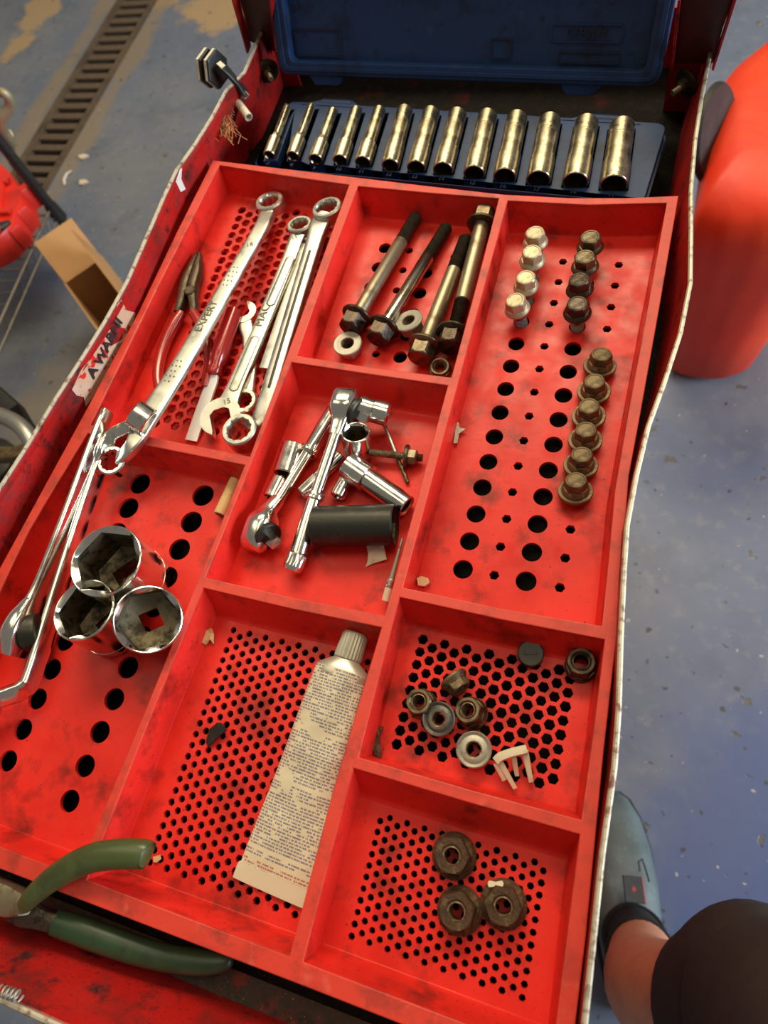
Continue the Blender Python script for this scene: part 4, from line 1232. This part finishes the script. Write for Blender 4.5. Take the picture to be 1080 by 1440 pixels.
nut('flange_nut', 'grey ring-faced nut in the middle of the touching trio', P(622, 1012, .2), (-.12, -.12, 1), 14, 20, 9, 9, 'grey_nut', NC, True, lip=1.2)
nut('flange_nut', 'brown flange nut at the right of the touching trio', P(665, 1004, .06), (-.2, .02, 1), 14.5, 19, 12, 9, 'bolt', NC, roll=.5)
nut('flange_nut', 'pale rust-ringed nut in front of the trio, beside the white clip', P(668, 1056, .03), (0, 0, 1), 14, 20.5, 9, 9.5, 'galv', NC, True, lip=.8)
wc = thing('plastic_clip', 'dirty white plastic clip with three prongs', 'clip', Matrix.Translation(P(725, 1082, .1)))
MB().sweep(crv([(P(698, 1070, .55), 5, 4), (P(705, 1064, .6), 5, 4), (P(722, 1058, .62), 5, 4), (P(740, 1054, .55), 5, 4)]), (0, 0, 1), 10, 5).build('bridge', M['white_pl'], wc)
for a, b2, w in (((701, 1068, .55), (724, 1108, .15), 3.6), ((722, 1062, .5), (727, 1090, .18), 3.4), ((738, 1056, .5), (747, 1099, .15), 4.0)):
    MB().sweep([(P(*a), w, 3.4), (P(*b2), w * .7, 2.6)], (0, 0, 1), 10, 6).build('prong', M['white_pl'], wc)
MB().sweep([(P(699, 1074, .5), 4, 3), (P(709, 1096, .25), 3, 3)], (0, 0, 1), 10, 6).build('prong', M['white_pl'], wc)
NR = 'rusty flange nuts in the front compartment'
nut('rusty_nut', 'rusty flange nut at the back of the three', P(639, 1203, .02), (0, .02, 1), 17.5, 24.5, 15, 9.6, 'rust', NR, roll=.2)
nut('rusty_nut', 'rusty flange nut front left, touching the other two', P(647, 1280, .02), (-.04, .03, 1), 17.5, 24.5, 15, 9.6, 'rust', NR, roll=.45)
nut('rusty_nut', 'blackest rusty nut on the right with a white smear', P(708, 1271, .02), (.04, .0, 1), 17.5, 25, 15, 9.6, 'rust', NR, roll=.1)

sm = bpy.data.objects.get('rusty_nut.002')
MB().add([P(697 + 14 * math.cos(a) * .8, 1243 + 5 * math.sin(a) + 2 * math.sin(3 * a), .43 + .02 * math.sin(a)) for a in [2 * pi * i / 12 for i in range(12)]], [list(range(12))[::-1]]).build('white_smear', M['white_pl'], sm, 0)

# ---------------------------------------------------------------- green handled pliers over the front rim
gp = thing('green_pliers', 'pliers with long green dipped handles resting over the front rim', 'pliers', frame(P(20, 1268, 1.3), P(200, 1200, 1.9)))
MB().sweep(crv([(P(34, 1274, 1.45), 9, 8), (P(50, 1256, 1.6), 11.5, 11), (P(85, 1228, 1.75), 14, 13), (P(125, 1208, 1.85), 15.5, 14), (P(165, 1201, 1.9), 16, 15), (P(200, 1201, 1.9), 15.5, 14.5), (P(206, 1202.5, 1.9), 13.5, 12.5), (P(209, 1203.5, 1.9), 7, 7)]), (0, 0, 1), 18, 2.3).build('handle', M['green'], gp)
MB().sweep(crv([(P(78, 1297, .6), 14, 11), (P(110, 1308, .5), 15, 12), (P(160, 1326, .35), 15, 12), (P(220, 1344, .2), 14, 12), (P(280, 1353, .05), 13, 11), (P(318, 1352, -.1), 10, 9), (P(328, 1352, -.15), 4, 4)]), (0, 0, 1), 18, 2.3).build('handle', M['green_dark'], gp)
MB().sweep(crv([(P(-30, 1252, 1.0), 20, 8), (P(0, 1262, 1.15), 17, 9), (P(18, 1268, 1.2), 16, 10), (P(36, 1272, 1.35), 11, 9)]), (0, 0, 1), 14, 5).build('jaw', M['shank'], gp)
MB().sweep(crv([(P(10, 1268, .95), 13, 8), (P(34, 1282, .9), 15, 9), (P(60, 1292, .75), 11, 9), (P(82, 1298, .6), 11, 9)]), (0, 0, 1), 14, 5).build('jaw', M['bolt_dark'], gp)
MB().lathe(tilt(P(30, 1272, 1.5), (0, 0, 1)) @ Matrix.Rotation(-pi / 2, 4, 'Y'), [(-2, 5), (.6, 5), (1.2, 4)], 20).build('pivot_rivet', M['shank'], gp)
sp = thing('coil_spring', 'short bare spring lying on the front lip of the cart', 'spring', Matrix.Translation(P(14, 1397, 2.5)))
hp = []
for k in range(60):
    t = k / 59
    c = P(0, 1393, 2.55) * (1 - t) + P(28, 1402, 2.55) * t
    hp.append((c + Vector((0, math.cos(t * 30) * .0025, math.sin(t * 30) * .0025)), 1.2))
MB().tube(hp, (0, 0, 1), 6).build('coil', M['galv'], sp)

# ---------------------------------------------------------------- things on the cart's left wall, far corner
hk = thing('hex_holder', 'black double hexagon holder with light edges hooked over the left wall', 'holder', Matrix.Translation(P(305, 97, 2.6)))
hx0 = P(293, 96, 2.75)
ax = (P(326, 100, 2.75) - hx0).normalized()
T = frame(hx0, hx0 + ax) @ MM
for x in (-3, 6):
    MB().lathe(T, [(x, pr(25)), (x + .5, pr(27)), (x + 5.5, pr(27)), (x + 6, pr(25))], 48).build('hex_plate', M['black_pl'], hk, 30)
    MB().lathe(T, [(x + 1.0, pr(27.2)), (x + 1.0, pr(27.9)), (x + 3.4, pr(27.9)), (x + 3.4, pr(27.2))], 48, False, False).build('edge_band', M['white_pl'], hk, 30)
MB().lathe(T, [(2, 6), (14, 6)], 20).build('hub', M['black_pl'], hk)
MB().sweep([(P(311, 92, 3.1), 9, 4), (P(322, 103, 2.75), 9, 4), (P(334, 117, 2.2), 9, 4), (P(345, 131, 1.7), 9, 4)], (0, 0, 1), 12, 5).build('hook_strap', M['black_pl'], hk)
MB().tube([(P(344, 128, 1.8), 2.2), (P(350, 134, 1.7), 2.2), (P(346, 139, 1.6), 2.2), (P(340, 134, 1.7), 2.2)], (0, 0, 1), 8).build('ring', M['grey_metal'], hk)
MB().box(frame(P(311, 92, 3.35), P(318, 98, 3.3)) @ MM, (-4, -2.4, 0), (4, 2.4, 1.2), .4).build('light_tab', M['white_pl'], hk)
A, B = P(325, 132, 1.5), P(350, 165, 1.3)
ps = thing('cut_pipe', 'short cut pale pipe leaning on the left wall near the hinge', 'pipe', frame(A, B))
MB().lathe(frame(A, B) @ MM, [(0, 2.8), (0, 3.8), ((A - B).length * 1000, 3.8), ((A - B).length * 1000, 2.9), (2, 2.8)], 18, False, False).build('pipe_wall', M['white_pl'], ps)
sb = thing('straw_tuft', 'tuft of brown straw fibres stuck to the left wall', 'straw', Matrix.Translation(P(318, 165, 1.5)))
mb = MB()
for k in range(70):
    x, y = random.gauss(316, 6), random.uniform(140, 185)
    q = [P(x, y, 1.7), P(x + random.gauss(0, 5), y + random.uniform(4, 12), 1.6 + random.uniform(-.15, .2)), P(x + random.gauss(2, 6), y + random.uniform(10, 24), 1.5 + random.uniform(-.2, .1))]
    mb.tube([(p, .55) for p in q], (0, 0, 1), 4)
props(mb.build('fibres', M['straw'], sb), kind='stuff')

# ---------------------------------------------------------------- things on the workshop floor
# wire shelf at the left
zs = .16
cn = G(70, 296, zs)
ev = G(0, 452, zs) - cn
ev.z = 0
ev.normalize()
pv = Vector((ev.y, -ev.x, 0))
if pv.x > 0:
    pv = -pv
shf = thing('wire_shelf', 'low grey wire shelf with black ribbed post at the left edge', 'shelf', Matrix.Translation(Vector((cn.x, cn.y, 0))))
Ls_, Ds_ = 1.0, .42
for dz in (0, -.03):
    MB().tube([(cn + Vector((0, 0, dz)), 8), (cn + ev * Ls_ + Vector((0, 0, dz)), 8)], (0, 0, 1), 8).build('front_rail', M['wire'], shf)
zz = []
for k in range(41):
    zz.append((cn + ev * (Ls_ * k / 40) + Vector((0, 0, 0 if k % 2 else -.03)), 4))
MB().tube(zz, (1, 0, 0), 6).build('truss_wire', M['wire'], shf)
wb = None
for k in range(28):
    p = cn + ev * (.02 + .035 * k) + Vector((0, 0, .004))
    if wb is None:
        wb = MB().tube([(p, 5.5), (p + pv * Ds_, 5.5)], (0, 0, 1), 6).build('shelf_wire', M['wire'], shf)
        p_first = p
    else:
        o = wb.copy()
        COL.objects.link(o)
        o.location = p - p_first
for t_ in (.14, .30):
    MB().tube([(cn + pv * t_ - Vector((0, 0, .004)), 6), (cn + pv * t_ + ev * Ls_ - Vector((0, 0, .004)), 6)], (0, 0, 1), 8).build('cross_rail', M['wire'], shf)
pb = cn + pv * .012 + Vector((.012, .012, 0))
pb.z = 0
MB().lathe(frame(pb + Vector((0, 0, .02)), pb + Vector((0, 0, 1))) @ MM, [(0, 13)] + [(x + dx_, r) for x in range(25, 820, 25) for dx_, r in ((0, 13), (.6, 11.8), (2.4, 11.8), (3, 13))] + [(860, 13)], 18).build('post', M['black_pl'], shf)
MB().lathe(frame(pb, pb + Vector((0, 0, 1))) @ MM, [(0, 15), (4, 16), (12, 14), (22, 9)], 18).build('foot', M['black_pl'], shf)
MB().lathe(frame(pb + Vector((0, 0, zs - .035)), pb + Vector((0, 0, 1))) @ MM, [(0, 15), (0, 19), (42, 16), (42, 14)], 18).build('collar', M['black_pl'], shf)

# red tool case on the shelf
zc = zs + .006
kc = thing('tool_case', 'bright red ribbed plastic tool case with black latch on the wire shelf', 'tool case', Matrix.Translation(G(10, 330, zc)))


def slab(pts, z0, z1, name, m, bev=.006, root=None):
    # footprint drawn at height z1, straight down to z0
    top = [G(*q, z1) for q in pts]
    c = sum(top, Vector()) / len(top)
    rings = [[Vector((c.x + (p.x - c.x) * s, c.y + (p.y - c.y) * s, z)) for p in top] for s, z in ((.985, z0), (1, z0 + bev), (1, z1 - bev), (.97, z1))]
    return MB().loft(rings).build(name, m, root)


slab([(-95, 214), (-8, 222), (12, 240), (30, 270), (28, 286), (21, 297), (17, 312), (2, 330), (-14, 342), (-95, 372)], zc, zc + .07, 'case_shell', M['case_red'], .005, kc)
for q0, q1 in (((-90, 246), (12, 254)), ((-90, 300), (14, 296)), ((-90, 326), (0, 322))):
    MB().sweep([(G(*q0, zc + .084), 16, 8), (G(*q1, zc + .078), 16, 8)], (0, 0, 1), 10, 6).build('rib', M['case_red'], kc)
for q0 in ((29, 262), (26, 290), (15, 316)):
    c_ = G(*q0, zc + .07)
    MB().box(Matrix.Translation((c_.x, c_.y, 0)) @ Matrix.Rotation(-.5, 4, 'Z') @ MM, (-16, -14, zc * 1000 + 5), (8, 14, zc * 1000 + 64), 3).build('side_rib', M['case_red'], kc)
slab([(-95, 226), (-14, 232), (4, 256), (-2, 296), (-22, 322), (-95, 350)], zc + .07, zc + .082, 'raised_panel', M['case_red'], .005, kc)
MB().sweep([(G(-8, 324, zc + .075), 24, 10), (G(2, 318, zc + .075), 28, 10), (G(14, 312, zc + .07), 10, 8)], (0, 0, 1), 10, 5).build('latch', M['black_pl'], kc)
for q in (((22, 262), (34, 310)), ((34, 286), (24, 334))):
    pass
# pipe fitting above, standing behind the case
pf = thing('pipe_fitting', 'bent pale metal pipe fitting standing at the far left beyond the post', 'pipe fitting', Matrix.Translation(G(10, 200, .2)))
MB().sweep(crv([(G(14, 222, .10), 24), (G(14, 200, .2), 24), (G(4, 182, .25), 28), (G(4, 165, .28), 28), (G(14, 148, .3), 26), (G(8, 132, .33), 22), (G(-8, 130, .33), 22)]), (1, .4, .1), 16, 2.0).build('bent_pipe', M['zinc'], pf)
MB().lathe(frame(G(8, 190, .225), G(12, 198, .2)) @ MM, [(0, 18), (8, 18), (9, 15)], 24).build('clamp_ring', M['zinc'], pf)
MB().lathe(frame(G(14, 222, .09), G(14, 222, .10) + Vector((0, 0, .02))) @ MM, [(-85, 15), (-80, 15), (0, 13)], 20).build('lower_pipe', M['galv'], pf)

# cardboard box
bx = thing('cardboard_box', 'open brown cardboard box with raised flaps on the floor beside the cart', 'box', Matrix.Translation(G(120, 400, 0)))
hb = .20
b_a, b_b, b_c = G(91, 398, hb), G(143, 362, hb), G(205, 455, hb)
exv = (b_b - b_a)
eyv = (b_c - b_b)
exv.z = eyv.z = 0
eyv = Vector((exv.y, -exv.x, 0)).normalized() * eyv.length
b_b = b_a + exv
b_c = b_b + eyv
b_d = b_a + eyv


def board(p, q, z0, z1, name):
    d = (q - p).normalized()
    n_ = Vector((-d.y, d.x, 0)) * .002
    return MB().loft([[Vector((a.x, a.y, z)) for a in (p - n_, q - n_, q + n_, p + n_)] for z in (z0, z1)]).build(name, M['card'], bx, 0)


for p, q in ((b_a, b_b), (b_b, b_c), (b_c, b_d), (b_d, b_a)):
    board(p, q, 0.002, hb, 'side_panel')
MB().add([Vector((p.x, p.y, .004)) for p in (b_a, b_b, b_c, b_d)], [[0, 1, 2, 3]]).build('base_panel', M['card'], bx, 0)


def flap(p, q, out, rise, w, name='flap'):
    o = out.normalized()
    tip = o * w * math.cos(rise) + Vector((0, 0, w * math.sin(rise)))
    up_ = tip.cross(q - p).normalized() * .003
    pts = [p, q, q + tip, p + tip]
    return MB().loft([[v for v in pts], [v + up_ for v in pts]]).build(name, M['card'], bx, 0)


flap(b_a, b_b, -eyv, .45, .115)
flap(b_b, b_c, exv, 1.75, .095)
flap(b_c, b_d, eyv, .5, .10)

# stool at the lower left
so = thing('metal_stand', 'curved grey tubular metal stand with dark post at the left edge', 'stand', Matrix.Translation(G(0, 620, .0)))
MB().sweep(crv([(G(-60, 575, .45), 26), (G(-20, 580, .45), 26), (G(10, 588, .45), 26), (G(35, 606, .45), 26), (G(52, 640, .44), 26), (G(56, 690, .42), 26), (G(50, 740, .40), 26)]), (0, 0, 1), 16, 2.0).build('curved_tube', M['grey_metal'], so)
MB().sweep([(G(-30, 535, .40), 34, 30), (G(20, 580, .40), 34, 30), (G(40, 610, .36), 30, 26)], (0, 0, 1), 12, 4).build('dark_bracket', M['black_pl'], so)
MB().lathe(frame(G(-10, 650, .02), G(-10, 650, .02) + Vector((0, 0, 1))) @ MM, [(-20, 50), (-14, 60), (10, 60), (16, 50), (20, 24), (380, 22)], 32).build('base_disc', M['black_pl'], so)
MB().sweep([(G(-40, 640, .36), 30, 26), (G(20, 640, .36), 26, 22), (G(60, 628, .36), 24, 20)], (0, 0, 1), 12, 4).build('cross_arm', M['gold'], so)
# orange container at the right
oc = thing('orange_container', 'large orange red plastic container with black rim right of the cart', 'container', Matrix.Translation(G(1090, 230, .0)))
lo = [(1018, 128), (1000, 160), (990, 200), (984, 250), (978, 290), (973, 322), (990, 331), (1012, 340), (1045, 344), (1085, 347), (1150, 340), (1220, 300), (1240, 200), (1190, 90), (1110, 55), (1060, 92)]
hc_ = .42
top = [G(*q, hc_) for q in lo]
cen = sum(top, Vector()) / len(top)


def rsc(s, z, dx=0):
    return [Vector((cen.x + (p.x - cen.x) * s + dx, cen.y + (p.y - cen.y) * s, z)) for p in top]


def smooth_ring(r, n=64):                   # Catmull-Rom through the outline
    out = []
    m = len(r)
    for i in range(m):
        p0, p1, p2, p3 = r[i - 1], r[i], r[(i + 1) % m], r[(i + 2) % m]
        for k in range(n // m):
            t = k / (n // m)
            out.append(.5 * ((2 * p1) + (p2 - p0) * t + (2 * p0 - 5 * p1 + 4 * p2 - p3) * t * t + (3 * p1 - p0 - 3 * p2 + p3) * t ** 3))
    return out


MB().loft([smooth_ring(rsc(s, z)) for s, z in ((.60, .012), (.66, .02), (.74, .14), (.86, .28), (.97, .38), (1.0, hc_), (.985, hc_ + .02), (.90, hc_ + .045), (.70, hc_ + .06), (.4, hc_ + .068))]).build('drum', M['orange'], oc, 60)
A, B = G(992, 196, .42), G(960, 196, .40)
A = G(1004, 188, .47)
B = G(972, 190, .46)
MB().lathe(frame(A, B) @ MM, [(-6, 62), (0, 66), (3, 66), (5, 52), (40, 50), (44, 44), (46, 10)], 40).build('black_cap', M['rubber'], oc)
# small chips on the floor
for k, (q, nm, lab) in enumerate((((118, 222), 'wood_chip', 'upper of two pale chips on the floor beside the drain'), ((118, 258), 'wood_chip', 'lower of two pale chips on the floor beside the drain'))):
    t = thing(nm, lab, 'chip', Matrix.Translation(G(*q, 0)))
    c = G(*q, .001)
    MB().loft([[c + Vector((.016 * math.cos(a) * (1 + .4 * math.sin(3 * a + k)), .010 * math.sin(a), z)) for a in [2 * pi * i / 9 for i in range(9)]] for z in (0, .006)]).build('chip', M['white_pl'], t, 0)
t = thing('white_shaving', 'curved white plastic shaving lying on the floor beside the drain', 'shaving', Matrix.Translation(G(95, 250, 0)))
MB().sweep([(G(101, 240, .004), 5, 3), (G(94, 244, .004), 10, 4), (G(90, 252, .004), 11, 4), (G(91, 260, .004), 6, 3)], (0, 0, 1), 10, 3).build('strip', M['tape'], t)

# ---------------------------------------------------------------- the person's leg
ank = G(893, 1322, .12)
pe = thing('person', 'person beside the cart wearing grey green shoe, black sock and dark trousers', 'person', Matrix.Translation(Vector((ank.x, ank.y, 0))))
calf, kn2, knee, thigh, hip = G(918, 1392, .30), G(1002, 1420, .42), G(1062, 1408, .50), G(1150, 1470, .58), G(1320, 1680, .70)
UPL = (0, 1, .2)
MB().sweep(crv([(ank + Vector((0, -.01, -.07)), 66, 74), (ank + Vector((0, 0, -.02)), 66, 74), (ank + Vector((.002, -.004, .03)), 70, 78), (calf * .5 + ank * .5, 82, 88), (calf, 98, 102), (kn2, 106, 110), (knee, 114, 116), (thigh, 130, 130), (thigh * .5 + hip * .5, 120, 120)]), UPL, 28, 2.0).build('body', M['skin'], pe, 70)
MB().sweep([(ank + Vector((0, -.012, -.05)), 74, 82), (ank, 73, 81), (ank + Vector((.002, -.004, .03)), 75, 83), (calf * .36 + ank * .64, 84, 90), (calf * .40 + ank * .60, 86, 92), (calf * .405 + ank * .595, 82, 88)], UPL, 28, 2.0).build('sock', M['sock'], pe, 70)
MB().sweep(crv([(kn2 + Vector((.004, .002, 0)), 112, 122), (kn2 * .8 + knee * .2, 120, 128), (kn2 * .4 + knee * .6, 126, 134), (knee + Vector((.004, .008, .004)), 130, 138), (knee * .6 + thigh * .4, 142, 146), (thigh, 150, 152), (hip, 178, 176), (hip + (hip - thigh) * 1.0 + Vector((0, 0, .02)), 196, 190), (hip + (hip - thigh) * 1.12 + Vector((0, 0, .022)), 150, 150)]), UPL, 32, 2.2).build('trouser_leg', M['fabric'], pe, 70)
# shoe
toe = G(856, 1112, .045)
toe.z = 0
dirn = Vector((ank.x - toe.x, ank.y - toe.y, 0)).normalized()
sw = Vector((-dirn.y, dirn.x, 0))
secs, sole = [], []
for s, w, h in ((0, .030, .035), (.012, .058, .050), (.04, .082, .062), (.08, .096, .074), (.12, .100, .088), (.16, .094, .104), (.20, .086, .116), (.235, .080, .116), (.265, .074, .108), (.285, .056, .098), (.292, .03, .09)):
    c = toe + dirn * s
    ring, r2 = [], []
    for k in range(24):
        t_ = 2 * pi * k / 24
        cx, sx = math.cos(t_), math.sin(t_)
        yy = math.copysign(abs(cx) ** .75, cx) * w / 2
        zz = math.copysign(abs(sx) ** .85, sx)
        zz = .012 + (h - .012) * (zz + 1) / 2
        ring.append(c + sw * yy * (1 if zz < h * .6 else .96) + Vector((0, 0, zz)))
        r2.append(c + sw * math.copysign(abs(cx) ** .6, cx) * (w / 2 + .004) + Vector((0, 0, .002 if sx < 0 else .020)))
    secs.append(ring)
    sole.append(r2)
MB().loft(secs).build('shoe_upper', M['shoe'], pe, 60)
MB().loft(sole).build('shoe_sole', M['sole'], pe, 40)
cl = ank.copy()
MB().lathe(frame(Vector((cl.x, cl.y, .085)), Vector((cl.x + .004, cl.y, .2))) @ MM, [(0, 40), (18, 43), (34, 43), (37, 41), (36, 38), (20, 36)], 32, False, False).build('shoe_collar', M['black_pl'], pe, 60)
pa = G(888, 1232, .122)
pbk = G(893, 1270, .130)
T = frame(pa, pbk, (.25, .1, 1))
Lg = (pbk - pa).length * 1000
MB().box(T @ MM, (0, -13, -1), (Lg, 13, 2), .6).build('pull_tab', M['black_pl'], pe)
MB().box(T @ MM, (0, 13, -1), (Lg, 14.5, 2.1), .3).build('tab_edge', M['red_ink'], pe)
mb = MB()
for k in range(8):
    a = 2 * pi * k / 8 + .3
    mb.sweep([(T @ (Vector((Lg * .5, 0, 2.3)) * .001), 1.6, .5), (T @ (Vector((Lg * .5 + 4.5 * math.cos(a), 3.8 * math.sin(a), 2.3)) * .001), .7, .5)], T.to_3x3() @ Vector((0, 0, 1)), 6)
mb.lathe(T @ MM @ Matrix.Translation((Lg * .5, 0, 2.1)) @ Matrix.Rotation(-pi / 2, 4, 'Y'), [(0, 2.4), (.5, 2.2)], 12)
mb.build('tab_emblem', M['red_ink'], pe, 0)
MB().sweep([(G(900, 1225, .112), 3, 2), (G(898, 1212, .108), 3, 2), (G(903, 1208, .105), 3, 2), (G(908, 1222, .10), 3, 2), (G(913, 1240, .095), 3, 2)], (.5, 0, 1), 8, 2).build('shoe_seam', M['sole'], pe)
